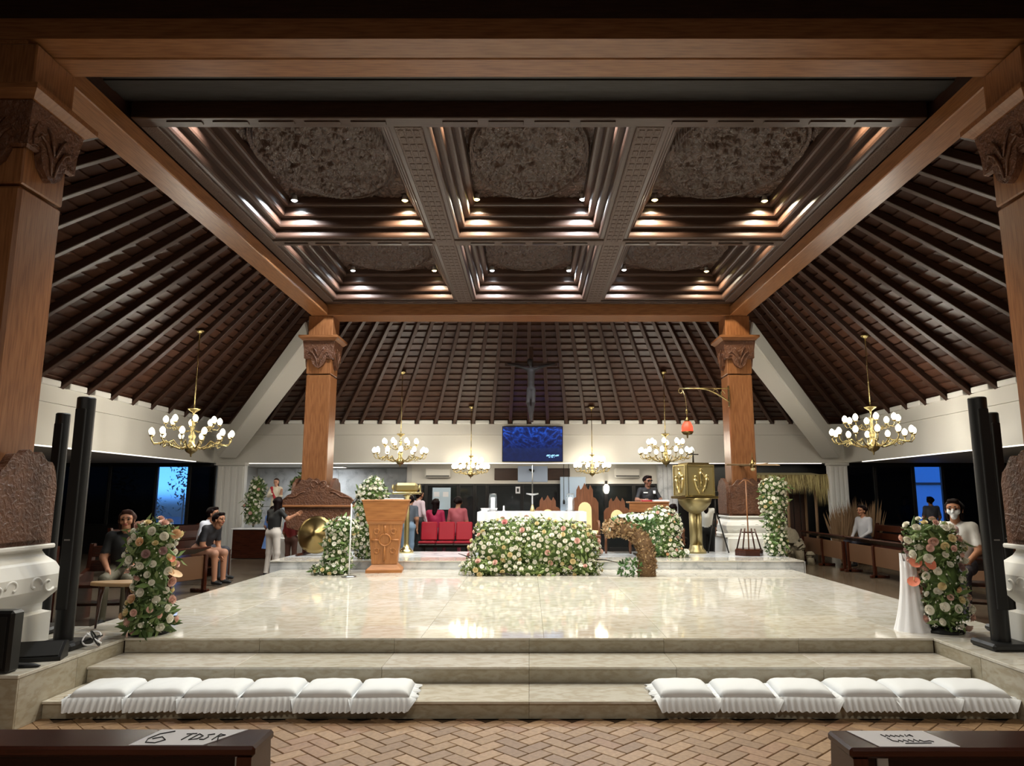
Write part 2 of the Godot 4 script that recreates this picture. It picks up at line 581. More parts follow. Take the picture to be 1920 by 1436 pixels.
# ---------- floors, platform, steps
func build_floor():
	var st := S()
	span(st, -13.6, 13.6, -0.3, -0.012, -6, 6.6)
	var floor_ = struct("floor", st, M.mortar, "brown brick floor laid in a herringbone before the steps", "floor")
	var bm := []
	for k in 2:
		var b := S()
		box(b, Vector3.ZERO, Vector3(0.217, 0.014 + 0.002 * k, 0.107), 0.004)
		bm.append(fin(b))
	var spots := []
	var w := 0.1125
	for y in range(-70, 71):
		for m in range(-40, 41):
			for t in 2:
				var c := Vector2(y + 4 * m + 1.0, y + 0.5) if t == 0 else Vector2(y + 3 + 4 * m + 0.5, y + 1.0)
				c *= w
				var p := Vector2((c.x - c.y), (c.x + c.y)) * 0.7071
				var d := 4.6 + p.y
				if absf(p.x) > 4.2 or d < 1.2 or d > 5.63: continue
				spots.append([absf(d - 5.3) + maxf(absf(p.x - 0.05) - 2.3, 0.0) * 3.0 + maxf(4.68 - d, 0.0) * 6.0, p.x, d, t])
	spots.sort_custom(func(a, b): return a[0] < b[0])
	var rest := S()
	for k in spots.size():
		var s: Array = spots[k]
		var turn := Basis(Vector3.UP, PI / 4 if s[3] == 0 else -PI / 4)
		if k < 300:
			inst("brick", bm[k % 2], M.brick[rng.randi() % 5], floor_, Transform3D(turn, V(s[1], -0.006 + rng.randf() * 0.0015, s[2])))
		else:
			box(rest, V(s[1], -0.006, s[2]), Vector3(0.217, 0.014, 0.107), 0.0, turn)
	tag(obj("brick_field", rest, M.brick[0], floor_), "brown paving bricks farther from the steps", "", "", "stuff")
	# aisles beside and behind the platform
	for s in [-1.0, 1.0]:
		st = S()
		span(st, s * 4.3, s * 13.6, -0.2, SIDE, 6.5, 19.5)
		struct("floor", st, M.tile_floor, "dark tiled aisle floor beside the marble platform", "floor")
	st = S()
	span(st, -13.6, 13.6, -0.2, SIDE - 0.001, 14.9, 24)
	struct("floor", st, M.tile_floor, "dark tiled floor of the room behind the altar", "floor")
	# platform
	st = S()
	span(st, -4.32, 4.59, 0, PLAT - 0.02, 6.74, 12.9)
	var plat = struct("platform", st, M.mortar, "broad platform of polished cream marble slabs", "platform")
	var tw := 8.93 / 8.0
	var th := 0.608
	st = S()
	box(st, Vector3.ZERO, Vector3(tw - 0.002, 0.02, th - 0.002), 0.0015)
	var tile := fin(st)
	for i in 10:
		for j in 8:
			inst("marble_tile", tile, M.marble[rng.randi() % 4], plat, Transform3D(Basis(), V(-4.33 + tw * (j + 0.5), PLAT - 0.01, 6.715 + th * (i + 0.5))))
	# the two steps between the flanks: slabs for treads and risers
	st = S()
	span(st, -3.66, 3.66, 0, 0.107, 5.67, 6.8)
	span(st, -3.66, 3.66, 0.1, 0.234, 6.2, 6.8)
	var steps = struct("marble_steps", st, M.mortar, "low cream marble steps up to the platform", "steps")
	for k in 3:
		var d0: float = [5.65, 6.18, 6.715][k]
		var y0 := 0.127 * k
		var n := 6
		for j in n:
			var x0 := -3.66 + 7.32 * j / n
			var x1 := -3.66 + 7.32 * (j + 1) / n
			st = S()
			span(st, x0 + 0.001, x1 - 0.001, y0, y0 + 0.107, d0, d0 + 0.02, 0.0015)
			obj("riser_slab", st, M.riser[rng.randi() % 3], steps)
			st = S()
			if k < 2: span(st, x0 + 0.001, x1 - 0.001, y0 + 0.107, y0 + 0.127, d0 - 0.015, d0 + 0.53, 0.003)
			else: span(st, x0 + 0.001, x1 - 0.001, y0 + 0.107, y0 + 0.127, d0 - 0.015, d0 - 0.0005, 0.003)
			obj("tread_slab", st, M.marble[rng.randi() % 4], steps)
	# flanks of the steps, which carry the front columns
	for s in [-1.0, 1.0]:
		st = S()
		span(st, s * 3.68, s * 5.6, 0, 0.355, 5.37, 6.7)
		span(st, s * 4.62, s * 5.6, 0, 0.355, 6.7, 7.3)
		var fl = struct("step_flank", st, M.mortar, "marble block flanking the steps under a carved column", "platform")
		st = S()
		span(st, s * 3.66, s * 5.6, 0.355, PLAT, 5.35, 6.712, 0.004)
		span(st, s * (4.34 if s < 0 else 4.61), s * 5.6, 0.355, PLAT, 6.714, 7.3, 0.004)
		obj("cap_slab", st, M.marble[1], fl)
		for j in 2:
			st = S()
			span(st, s * (3.665 + j * 0.95), s * (3.665 + (j + 1) * 0.95 - 0.003), 0, 0.353, 5.355, 5.37, 0.002)
			obj("face_slab", st, M.riser[j], fl)
			st = S()
			span(st, s * 3.665, s * 3.68, 0, 0.353, 5.372 + j * 0.67, 5.372 + (j + 1) * 0.67 - 0.003, 0.002)
			obj("face_slab", st, M.riser[2 - j], fl)
	# dais
	st = S()
	span(st, -4.53, 4.83, 0.05, DAIS - 0.02, 12.84, 14.9)
	var dais = struct("dais", st, M.mortar, "raised marble dais carrying the altar and thrones", "platform")
	for i in 3:
		for j in 8:
			st = S()
			span(st, -4.55 + 1.1725 * j + 0.001, -4.55 + 1.1725 * (j + 1) - 0.001, DAIS - 0.02, DAIS, 12.8 + 0.7 * i - (0.015 if i == 0 else 0.0) + 0.001, 12.8 + 0.7 * (i + 1) - 0.001, 0.002)
			obj("marble_tile", st, M.white_marble if i > 0 else M.marble[rng.randi() % 4], dais)
	for j in 8:
		st = S()
		span(st, -4.55 + 1.1725 * j + 0.001, -4.55 + 1.1725 * (j + 1) - 0.001, SIDE, DAIS - 0.02, 12.81, 12.838, 0.002)
		obj("riser_slab", st, M.white_marble, dais)
	for s in [-4.55, 4.85]:
		st = S()
		span(st, s - 0.01 * signf(s), s + 0.012 * signf(s), SIDE, DAIS - 0.02, 12.82, 14.9, 0.002)
		obj("riser_slab", st, M.white_marble, dais)

# ---------- walls, bands, wings, outside
func wall(called, x0, x1, y0, y1, d0, d1, m):
	var st := S()
	span(st, x0, x1, y0, y1, d0, d1)
	return struct(called, st, m)

func window(n: int, x0: float, x1: float, y0: float, y1: float, d: float, pane, label: String):
	var st := S()
	var f := 0.045
	span(st, x0, x0 + f, y0, y1, d - 0.04, d + 0.05, 0.006)
	span(st, x1 - f, x1, y0, y1, d - 0.04, d + 0.05, 0.006)
	span(st, x0 + f, x1 - f, y0, y0 + f, d - 0.04, d + 0.05, 0.006)
	span(st, x0 + f, x1 - f, y1 - f, y1, d - 0.04, d + 0.05, 0.006)
	var w = struct("window_%d" % n, st, M.frame_dark, label, "window")
	st = S()
	span(st, x0 + f, x1 - f, y0 + f, y1 - f, d, d + 0.008)
	obj("pane", st, pane, w)

func build_shell():
	wall("wall_back", -13.6, 13.6, -0.3, 6.4, -6.2, -6, M.plaster)
	for s in [-1.0, 1.0]:
		var side := "left" if s < 0 else "right"
		wall("wall_" + side, s * 13.6, s * 13.8, -0.3, LOW + 0.2, -6, 19.7, M.frame_dark)
		wall("ceiling", s * 8.93, s * 13.6, LOW, LOW + 0.15, -6, 19.6, M.grey_white)
		# white band with its ledge, groove and light strip
		var st := S()
		span(st, s * 8.63, s * 8.93, LOW, EAVE_Y - 0.3, -6, 19.8)
		span(st, s * 8.6, s * 8.93, EAVE_Y - 0.295, EAVE_Y, -6, 19.8)
		var b = struct("trim_1" if s < 0 else "trim_2", st, M.white, "cream painted eaves band above the %s aisle windows" % ("pond-side" if s < 0 else "street-side"), "band")
		st = S()
		span(st, s * 8.64, s * 8.7, LOW - 0.018, LOW, 4.5, 18.5)
		obj("light_strip", st, M.strip, b)
		# back wall of the wing with its windows
		wall("wall_rear", s * 8.7, s * 13.6, -0.2, 0.86, 19.5, 19.7, M.frame_dark)
		wall("wall_rear", s * 8.7, s * 13.6, LOW - 0.06, LOW + 0.2, 19.5, 19.7, M.frame_dark)
		wall("wall_rear", s * 13.0, s * 13.6, 0.8, LOW, 19.5, 19.7, M.frame_dark)
	var wl := [-13.0, -11.45, -10.18, -9.28, -8.55]
	for k in 4:
		window(k + 1, wl[k], wl[k + 1], 0.86, LOW - 0.06, 19.55, M.clear if k == 2 else M.tinted, ["dark tinted window by the tall black loudspeakers", "dark tinted window beside the clear blue one", "clear window showing blue dusk and garden plants", "dark narrow window beside the white fluted pilaster"][k])
	var wr := [8.6, 9.45, 10.49, 11.3, 13.0]
	for k in 4:
		window(k + 5, wr[k], wr[k + 1], 0.86, LOW - 0.06, 19.55, M.clear if k == 2 else M.tinted, ["dark window right beside the cream fluted pilaster", "dark tinted window beside the bright blue one", "clear window showing a pale blue wall outside", "wide dark window behind the tall black loudspeakers"][k])
	# rear band
	var st := S()
	span(st, -8.63, 8.63, LOW, EAVE_Y - 0.3, 19.5, 19.8)
	span(st, -8.63, 8.63, EAVE_Y - 0.295, EAVE_Y, 19.47, 19.8)
	var rb = struct("trim_3", st, M.white, "cream painted eaves band carrying the television", "band")
	st = S()
	span(st, -8.0, 8.0, LOW - 0.018, LOW, 19.5, 19.54)
	obj("light_strip", st, M.strip, rb)
	# fluted pilasters at the corners
	for s in [-1.0, 1.0]:
		var w := 0.74 if s < 0 else 0.5
		var c := -8.05 if s < 0 else 8.36
		var p = Node3D.new()
		p.name = numbered("pilaster")
		add_child(p)
		tag(p, "cream fluted corner pilaster beside the %s" % ("flower-decked statue" if s < 0 else "straw-roofed grotto"), "pilaster", "", "structure")
		st = S()
		span(st, c - w / 2, c + w / 2, SIDE, LOW, 19.3, 19.5, 0.01)
		obj("shaft", st, M.plaster, p)
		for k in 4:
			st = S()
			span(st, c - w / 2 + w * (k + 0.15) / 4, c - w / 2 + w * (k + 0.85) / 4, SIDE + 0.12, LOW - 0.1, 19.27, 19.3, 0.01)
			obj("flute", st, M.plaster, p)
		st = S()
		span(st, c - w / 2 - 0.03, c + w / 2 + 0.03, LOW - 0.08, LOW - 0.001, 19.24, 19.5, 0.012)
		obj("capital", st, M.white, p)
	# garden and yard outside the clear panes
	st = S()
	span(st, -30, 30, -0.4, -0.05, 24.3, 60)
	for s in [-1.0, 1.0]: span(st, s * 8.9, s * 30, -0.4, -0.05, 19.75, 24.3)
	struct("ground", st, mat(Color(0.2, 0.25, 0.2), 0.9), "garden ground outside the windows", "ground")
	st = S()
	span(st, 9.4, 16, -0.05, 3.6, 25, 25.3)
	var yard = struct("wall_yard", st, mat(Color(0.75, 0.85, 0.92), 0.8), "pale wall across the yard outside", "wall")
	st = S()
	span(st, 9.3, 16.1, 2.05, 2.12, 24.93, 25.0, 0.01)
	obj("wall_ledge", st, M.frame_dark, yard)
	for k in 5:
		var x: float = [-13.4, -12.6, -14.2, -12.0, -13.0][k]
		var d: float = [22.4, 24.0, 25.0, 23.2, 27.0][k]
		var h: float = [1.1, 1.7, 2.9, 0.9, 3.6][k]
		var t = thing("garden_shrub", "leafy garden shrub in blue dusk beyond the clear window", "shrub", V(x, -0.05, d), 0.0, "shrubs beyond the window")
		st = S(true)
		tube(st, [Vector3.ZERO, Vector3(0.03, h * 0.5, 0)], [0.04, 0.025], 6)
		obj("stem", st, M.dry, t)
		st = S()
		for q in 220:
			var u := Vector3(rng.randfn(), rng.randfn(), rng.randfn()).normalized() * pow(rng.randf(), 0.4)
			leaf(st, Vector3(0, h * 0.65, 0) + u * Vector3(0.55, h * 0.36, 0.5), u + Vector3(0, 0.3, 0), rng.randf_range(0.1, 0.2), lin(0.2, 0.38, 0.3))
		obj("foliage", st, M.leaf, t)
	# nave ceiling behind and the shade-coloured face above the front beam
	wall("ceiling", -4.95, 4.95, 6.15, 6.4, -6, 5.9, M.dark_x)
	var nl := 0
	for x in [-2.6, 2.6]:
		var t = thing("ceiling_panel_light", "flat warm ceiling panel light over the pews", "light", V(x, 6.03, -1.2), 0.0, "panel lights over the pews")
		st = S()
		box(st, Vector3(0, 0.06, 0), Vector3(1.3, 0.12, 0.7), 0.01)
		obj("housing", st, M.plaster, t)
		st = S()
		box(st, Vector3(0, -0.005, 0), Vector3(1.2, 0.01, 0.6))
		obj("diffuser", st, M.strip, t)
		nl += 1
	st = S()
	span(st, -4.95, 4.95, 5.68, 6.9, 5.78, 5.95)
	struct("wall_front_fascia", st, M.dark_x, "board face above the front ring beam, shade put into its colour", "wall")  # same wood as the beam, its unlit look put into a darker colour

# ---------- hip roof: lapped planks over radiating rafters
func hexa(st, q: Array, t: float):
	var up := Vector3(0, t, 0)
	quad(st, q[0], q[1], q[2], q[3], Vector3.DOWN)
	quad(st, q[0] + up, q[1] + up, q[2] + up, q[3] + up, Vector3.UP)
	var c: Vector3 = (q[0] + q[1] + q[2] + q[3]) / 4.0
	for k in 4:
		var a: Vector3 = q[k]
		var b: Vector3 = q[(k + 1) % 4]
		quad(st, a, b, b + up, a + up, (a + b) / 2.0 - c)

func build_roof():
	var rows := 24
	var hipk := (EAVE_D - MID) / EAVE_X
	for s in [-1.0, 1.0, 0.0]:
		var r := Node3D.new()
		r.name = numbered("roof")
		add_child(r)
		tag(r, ["underside of the dark plank roof above the altar wall", "underside of the dark plank roof over the street-side aisle", "underside of the dark plank roof over the pond-side aisle"][int(s)], "roof", "", "structure")
		for k in rows:
			var x0 := EAVE_X + 0.3 - (EAVE_X + 0.3 - 4.55) * k / rows
			var x1 := EAVE_X + 0.3 - (EAVE_X + 0.3 - 4.55) * (k + 1.08) / rows
			var y0 := EAVE_Y + PITCH * (EAVE_X - x0) + 0.15
			var y1 := EAVE_Y + PITCH * (EAVE_X - x1) + 0.112
			var st := S()
			if s == 0.0:
				var d0 := MID + x0 * hipk
				var d1 := MID + x1 * hipk
				hexa(st, [V(-x0, y0, d0), V(x0, y0, d0), V(x1, y1, d1), V(-x1, y1, d1)], 0.022)
			else:
				hexa(st, [V(s * x0, y0, -6), V(s * x0, y0, MID + x0 * hipk), V(s * x1, y1, MID + x1 * hipk), V(s * x1, y1, -6)], 0.022)
			obj("plank", st, M.roof_plank[rng.randi() % 3], r)
		var dk := S()
		var ex := EAVE_X + 0.32
		var ey := EAVE_Y + PITCH * (EAVE_X - ex) + 0.2
		var ty := EAVE_Y + PITCH * (EAVE_X - 4.5) + 0.2
		if s == 0.0: hexa(dk, [V(-ex, ey, MID + ex * hipk), V(ex, ey, MID + ex * hipk), V(4.5, ty, MID + 4.5 * hipk), V(-4.5, ty, MID + 4.5 * hipk)], 0.05)
		else: hexa(dk, [V(s * ex, ey, -6.2), V(s * ex, ey, MID + ex * hipk), V(s * 4.5, ty, MID + 4.5 * hipk), V(s * 4.5, ty, -6.2)], 0.05)
		obj("deck", dk, M.dark_x, r)
		var step := 0.515 if s == 0.0 else 0.78
		var n := 16 if s == 0.0 else 26
		for k in range(-16 if s == 0.0 else 0, n + 1):
			var a: Vector3
			var b: Vector3
			var lo := EAVE_X - 0.02
			var f := 4.72 / EAVE_X
			var yl := EAVE_Y + 0.055
			var yh := EAVE_Y + PITCH * (EAVE_X - 4.72) + 0.055
			if s == 0.0:
				var x := k * step
				a = V(x, yl, EAVE_D - 0.02)
				b = V(x * f, yh, MID + (EAVE_D - MID) * f)
			else:
				var d := EAVE_D - 0.35 - k * step
				a = V(s * lo, yl, d)
				b = V(s * 4.72, yh, MID + (d - MID) * f)
			var st := S()
			stick(st, a + (a - b).normalized() * 0.3, b, 0.085 if s == 0.0 else 0.1, 0.1 if s == 0.0 else 0.12, 0.008)
			obj("rafter", st, M.dark_x if s else M.dark_z, r)
			st = S()
			if s == 0.0:
				if k < n: box(st, a + Vector3(step / 2, 0.0, -0.02), Vector3(step - 0.13, 0.1, 0.12), 0.012)
			else:
				box(st, a + Vector3(-s * 0.02, 0.0, step / 2), Vector3(0.12, 0.11, step - 0.26), 0.012)
			if s or k < n: obj("end_block", st, M.plaster, r)
	for s in [-1.0, 1.0]:
		var st := S()
		stick(st, V(s * 8.2, 2.86, 19.25), V(s * 4.82, 5.36, 15.72), 0.5, 0.46, 0.03)
		struct("hip_beam", st, M.white, "cream painted hip beam slanting down from the %s rear column" % ("carved pediment's" if s < 0 else "lamp bracket's"), "beam")
	# ring beams
	var st := S()
	span(st, -4.85, 4.85, BEAM, BEAM + 0.4, 5.96, 6.25, 0.01)
	var fb = struct("ring_beam", st, M.beam_x, "wide brown timber ring beam before the coffered ceiling", "beam")
	st = S()
	hexa(st, [V(-4.85, BEAM + 0.05, 5.74), V(4.85, BEAM + 0.05, 5.74), V(4.85, BEAM + 0.012, 5.958), V(-4.85, BEAM + 0.012, 5.958)], 0.2)
	obj("sloped_board", st, M.beam_x, fb)
	st = S()
	span(st, -4.85, 4.85, BEAM, BEAM + 0.45, 15.32, 15.9, 0.012)
	var rr = struct("ring_beam", st, M.beam_x, "brown timber ring beam over the altar side", "beam")
	st = S()
	span(st, -4.8, 4.8, BEAM + 0.45, BEAM + 1.25, 15.5, 15.75)
	obj("upper_beam", st, M.dark_x, rr)
	for s in [-1.0, 1.0]:
		st = S()
		span(st, s * 4.46, s * 4.84, BEAM, BEAM + 0.21, 5.75, 15.85, 0.012)
		var sb = struct("ring_beam", st, M.beam_z, "brown timber ring beam over the %s edge of the platform" % ("pond-side" if s < 0 else "street-side"), "beam")
		st = S()
		span(st, s * 4.54, s * 4.8, BEAM + 0.21, BEAM + 1.25, 5.9, 15.85)
		obj("upper_beam", st, M.dark_z, sb)

# ---------- coffered ceiling
func medallion(ax: float, az: float) -> ArrayMesh:
	var n1 := noise(77, 3.6, 2, FastNoiseLite.TYPE_SIMPLEX_SMOOTH, 0.16, true)
	n1.domain_warp_frequency = 4.5
	var st := S(true)
	sheet(st, 96, 150, func(u, v):
		var x: float = (u * 2.0 - 1.0) * ax
		var z: float = (v * 2.0 - 1.0) * az
		var e := sqrt(x * x / (ax * ax * 0.94) + z * z / (az * az * 0.94))
		var h := 0.0
		if e < 0.9: h = 0.15 * (n1.get_noise_2d(x, z) * 0.5 + 0.5)
		elif e < 1.0: h = 0.075 + 0.035 * sin((e - 0.9) * 10.0 * TAU * 1.5)
		elif e > 1.06: h = 0.06 * (n1.get_noise_2d(x * 1.3 + 9.0, z * 1.3) * 0.5 + 0.5)
		return Vector3(x, -h, z), Vector3.DOWN)
	return fin(st)

func build_ceiling():
	var y := BEAM + 0.225
	var root := Node3D.new()
	root.name = "ceiling_coffered"
	add_child(root)
	tag(root, "dark carved wooden ceiling of six stepped coffers", "ceiling", "", "structure")
	var d0 := 7.38
	var d1 := 15.2
	var dm := 11.4
	var hx := 4.47
	var st := S()
	span(st, -hx, hx, y, y + 0.21, d0, d0 + 0.2, 0.01)
	obj("frame_beam", st, M.coffer_x, root)
	st = S()
	span(st, -hx, hx, y, y + 0.21, d1 - 0.2, d1, 0.01)
	obj("frame_beam", st, M.coffer_x, root)
	st = S()
	span(st, -hx + 0.2, hx - 0.2, y + 0.005, y + 0.24, dm - 0.11, dm + 0.11, 0.01)
	obj("frame_beam", st, M.fretted, root)
	for x in [-hx + 0.1, hx - 0.1]:
		st = S()
		span(st, x - 0.1, x + 0.1, y + 0.002, y + 0.21, d0 + 0.2, d1 - 0.2, 0.01)
		obj("frame_beam", st, M.fretted, root)
	# raised strips that run along the frame
	for x in [-1.4, 1.4]:
		st = S()
		span(st, x - 0.16, x + 0.16, y - 0.003, y + 0.24, d0 + 0.2, d1 - 0.2, 0.012)
		obj("divider_beam", st, M.fretted, root)
		for k in 44:
			var dd := d0 + 0.32 + k * 0.168
			if absf(dd - dm) < 0.16: continue
			for j in 3:
				st = S()
				box(st, V(x - 0.09 + j * 0.09, y - 0.006, dd), Vector3(0.066, 0.01, 0.12), 0.005)
				obj("carved_block", st, M.fretted, root)
	for k in 16:
		for e in [d0 + 0.1, d1 - 0.1, dm]:
			st = S()
			var xx := -3.9 + k * 0.52
			if absf(absf(xx) - 1.4) < 0.3: continue
			box(st, V(xx, y - 0.006, e), Vector3(0.4, 0.014, 0.07), 0.005)
			obj("carved_block", st, M.coffer_x, root)
	var prof := [Vector2(0, 0), Vector2(0.055, 0), Vector2(0.08, 0.012), Vector2(0.092, 0.04), Vector2(0.092, 0.15)]
	var med := medallion(0.8, 1.42)
	for i in 2:
		for j in 3:
			var a: float = [hx - 0.2, 1.24, hx - 0.2][j]
			var x0: float = [-hx + 0.2, -1.24, 1.56][j]
			var x1: float = [-1.56, 1.24, hx - 0.2][j]
			var e0: float = d0 + 0.2 if i == 0 else dm + 0.11
			var e1: float = dm - 0.11 if i == 0 else d1 - 0.2
			var c := V((x0 + x1) / 2, 0, (e0 + e1) / 2)
			var w := (x1 - x0) / 2
			var h := (e1 - e0) / 2
			for k in 4:
				st = S()
				loop_frame(st, w - 0.092 * k, h - 0.092 * k, prof, c + Vector3(0, y + 0.03 + 0.15 * k, 0))
				obj("stepped_moulding", st, M.coffer_x, root)
			var p = inst("carved_panel", med, M.carved_dark, root, Transform3D(Basis.from_scale(Vector3((w - 0.37) / 0.8, 1, (h - 0.37) / 1.42)), c + Vector3(0, y + 0.66, 0)))
			st = S()
			box(st, Vector3(0, 0.02, 0), Vector3(1.64, 0.02, 2.88))
			obj("backing_board", st, M.coffer_x, p)
	# dark boards that close the gap in front of the coffers
	for k in 6:
		st = S()
		span(st, -4.6, 4.6, y + 0.19 + 0.012 * (k % 2), y + 0.225, 6.1 + 0.215 * k, 6.1 + 0.215 * (k + 1) - 0.012, 0.004)
		obj("soffit_board", st, M.charcoal, root)
	st = S()
	span(st, -4.6, 4.6, y + 0.226, y + 0.25, 6.0, 7.5)
	obj("backing_board", st, M.charcoal, root)
	st = S()
	span(st, -4.79, 4.79, y + 0.9, y + 0.95, 5.95, 15.75)
	obj("cover_board", st, M.dark_x, root)
	# spot lamps in the far corners of the coffers
	var lamps := [[-3.78, 10.9, 0], [-2.0, 10.9, 1], [-0.84, 10.86, 1], [0.86, 10.86, 0], [2.02, 10.88, 1], [3.8, 10.92, 1], [-3.72, 14.5, 0], [-2.0, 14.5, 1], [-0.78, 14.5, 0], [0.84, 14.5, 0], [2.0, 14.45, 0], [3.76, 14.55, 1]]
	for k in 12:   # the near corners of the coffers hold lamps as well
		lamps.append([lamps[k][0], 8.02 if k < 6 else 11.98, lamps[k][2]])
	for l in lamps:
		var cool: bool = l[2] == 0
		var at := V(l[0], y + 0.585, l[1] - 0.08)
		var tint: String = "white" if cool else "warm yellow"
		var t = thing("spot_lamp", "small %s spot lamp in a coffer corner" % tint, "lamp", at, 0.0, tint + " spot lamps in the coffers")
		st = S(true)
		lathe(st, [Vector2(0.0, 0.02), Vector2(0.035, 0.02), Vector2(0.05, -0.06), Vector2(0.056, -0.07), Vector2(0.048, -0.07)], 14)
		obj("housing", st, M.plaster, t)
		st = S(true)
		lathe(st, [Vector2(0.048, -0.068), Vector2(0.03, -0.085), Vector2(0.0, -0.092)], 12)
		obj("bulb", st, M.bulb_cool if cool else M.bulb_warm, t)
		var sl := SpotLight3D.new()
		sl.name = numbered("spot_light")
		sl.position = at + Vector3(0, -0.12, 0)
		sl.light_energy = 6.4 if cool else 5.6
		sl.light_color = Color(0.95, 0.98, 1.0) if cool else Color(1.0, 0.945, 0.83)
		sl.light_size = 0.04
		sl.spot_angle = 73.0
		sl.spot_angle_attenuation = 0.5
		sl.spot_range = 40.0
		sl.spot_attenuation = 2.0
		sl.shadow_enabled = true
		sl.rotation_degrees = Vector3(-90, 0, 0)
		add_child(sl)

# ---------- columns
func column(x: float, d: float, base: float, label: String):
	var t = thing("carved_column", label, "column", V(x, base, d))
	t.set_meta("kind", "structure")
	var top := BEAM - base
	var ped := 1.24 - base
	var st := S()
	# white pedestal with swollen sides
	var p := []
	if base < 0.5:
		p = [Vector2(0, 0), Vector2(0, 0.28), Vector2(0.05, 0.3), Vector2(0.05, 0.36), Vector2(0.02, 0.4), Vector2(-0.04, 0.48), Vector2(-0.045, 0.6), Vector2(0.0, 0.7), Vector2(0.06, 0.76), Vector2(0.08, 0.8), Vector2(0.08, ped)]
	else:
		p = [Vector2(-0.1, 0), Vector2(-0.1, 0.06), Vector2(0.0, 0.09), Vector2(-0.05, 0.16), Vector2(-0.06, 0.24), Vector2(-0.01, 0.32), Vector2(0.05, 0.37), Vector2(0.05, ped)]
	loop_frame(st, 0.44, 0.44, p, Vector3.ZERO)
	box(st, Vector3(0, ped - 0.02, 0), Vector3(0.86, 0.04, 0.86), 0.01)
	var pd = obj("pedestal", st, M.plaster, t)
	for f in 4:   # scrolls in relief
		st = S(true)
		var R := Basis(Vector3.UP, f * PI / 2)
		for q in [-1.0, 1.0]:
			for hh in 2:
				var pts := []
				for k in 15:
					var w := k / 14.0 * 4.6 + hh * 0.6
					var rr := 0.085 * (1.0 - k / 18.0)
					pts.append(R * Vector3(q * (0.13 + hh * 0.17 + cos(w) * rr), (0.53 if base < 0.5 else 0.21) + sin(w) * rr * 0.9 * (1 - 2 * hh), 0.482))
				tube(st, pts, 0.012, 5)
		obj("scroll", st, M.plaster, pd)
	# carved wooden foot
	st = S()
	loop_frame(st, 0.40, 0.40, [Vector2(0, ped), Vector2(0.0, ped + 0.5), Vector2(0.03, ped + 0.56), Vector2(0.1, ped + 0.62), Vector2(0.13, ped + 0.64)], Vector3.ZERO)
	obj("carved_foot", st, M.carved, t)
	for f in 4:
		st = S()
		var out := PackedVector2Array()
		for k in 25:
			var u := k / 24.0 * 2.0 - 1.0
			out.append(Vector2(-u * 0.36, ped + 0.5 + 0.28 * sqrt(maxf(1.0 - u * u, 0.0)) + 0.02 * sin(u * 14.0)))
		out.append(Vector2(-0.34, ped + 0.04))
		out.append(Vector2(0.34, ped + 0.04))
		prism(st, out, 0.36, 0.43, Transform3D(Basis(Vector3.UP, f * PI / 2), Vector3.ZERO), 0.012)
		obj("carved_shield", st, M.carved, t)
	# shaft in two lengths with a groove between
	st = S()
	box(st, Vector3(0, (ped + 4.28 - base) / 2, 0), Vector3(0.54, 4.28 - base - ped, 0.54), 0.025)
	obj("shaft", st, M.column_y, t)
	st = S()
	box(st, Vector3(0, (4.3 - base + top) / 2, 0), Vector3(0.54, top - 4.3 + base, 0.54), 0.012)
	obj("upper_shaft", st, M.column_y, t)
	# capital: cornice, carved block, leaf-shaped apron on every face
	var c := 4.62 - base
	st = S()
	loop_frame(st, 0.29, 0.29, [Vector2(0.0, c), Vector2(-0.03, c + 0.02), Vector2(-0.035, c + 0.2), Vector2(-0.06, c + 0.4)], Vector3.ZERO)
	obj("carved_block", st, M.carved, t)
	st = S()
	loop_frame(st, 0.33, 0.33, [Vector2(0.02, c + 0.4), Vector2(-0.03, c + 0.41), Vector2(-0.06, c + 0.44), Vector2(-0.1, c + 0.47), Vector2(-0.1, c + 0.52), Vector2(0.06, c + 0.53)], Vector3.ZERO)
	obj("cornice", st, M.column_x, t)
	var lf := PackedVector2Array()
	var half := [Vector2(0, -0.3), Vector2(0.05, -0.28), Vector2(0.12, -0.22), Vector2(0.16, -0.12), Vector2(0.165, -0.04), Vector2(0.2, -0.02), Vector2(0.26, -0.06), Vector2(0.27, 0.0), Vector2(0.25, 0.12), Vector2(0.22, 0.2)]
	for k in half.size(): lf.append(half[k])
	for k in range(half.size() - 1, 0, -1): lf.append(Vector2(-half[k].x, half[k].y))
	for f in 4:
		st = S()
		var X := Transform3D(Basis(Vector3.UP, f * PI / 2), Vector3(0, c + 0.1, 0))
		prism(st, lf, 0.25, 0.335, X, 0.015)
		var ap = obj("leaf_apron", st, M.carved, t)
		st = S(true)
		for q in [-1.0, 1.0]:
			tube(st, [X * Vector3(q * 0.02, -0.24, 0.34), X * Vector3(q * 0.05, -0.1, 0.345), X * Vector3(q * 0.12, 0.02, 0.345), X * Vector3(q * 0.19, 0.06, 0.34), X * Vector3(q * 0.22, 0.02, 0.338)], [0.008, 0.014, 0.016, 0.014, 0.006], 6)
			tube(st, [X * Vector3(q * 0.01, -0.05, 0.345), X * Vector3(q * 0.06, 0.08, 0.35), X * Vector3(q * 0.12, 0.16, 0.345)], [0.008, 0.014, 0.006], 6)
		obj("relief", st, M.carved, ap)
	return t

func build_columns():
	for s in [-1.0, 1.0]:
		var st := S()
		span(st, s * 4.12, s * 5.3, SIDE, 0.8, 15.0, 16.3, 0.02)
		struct("plinth", st, M.plaster, "white stone plinth under the %s rear column" % ("carved pediment's" if s < 0 else "fan-bearing"), "plinth")
	column(-COL_X, COL_F, PLAT, "tall carved wooden column behind the black floor speaker")
	column(COL_X, COL_F, PLAT, "tall carved wooden column behind the white-draped flower stand")
	column(-COL_X, COL_R, 0.8, "carved wooden column rising behind the carved pediment")
	column(COL_X, COL_R, 0.8, "carved wooden column bearing the bracket and the small fan")

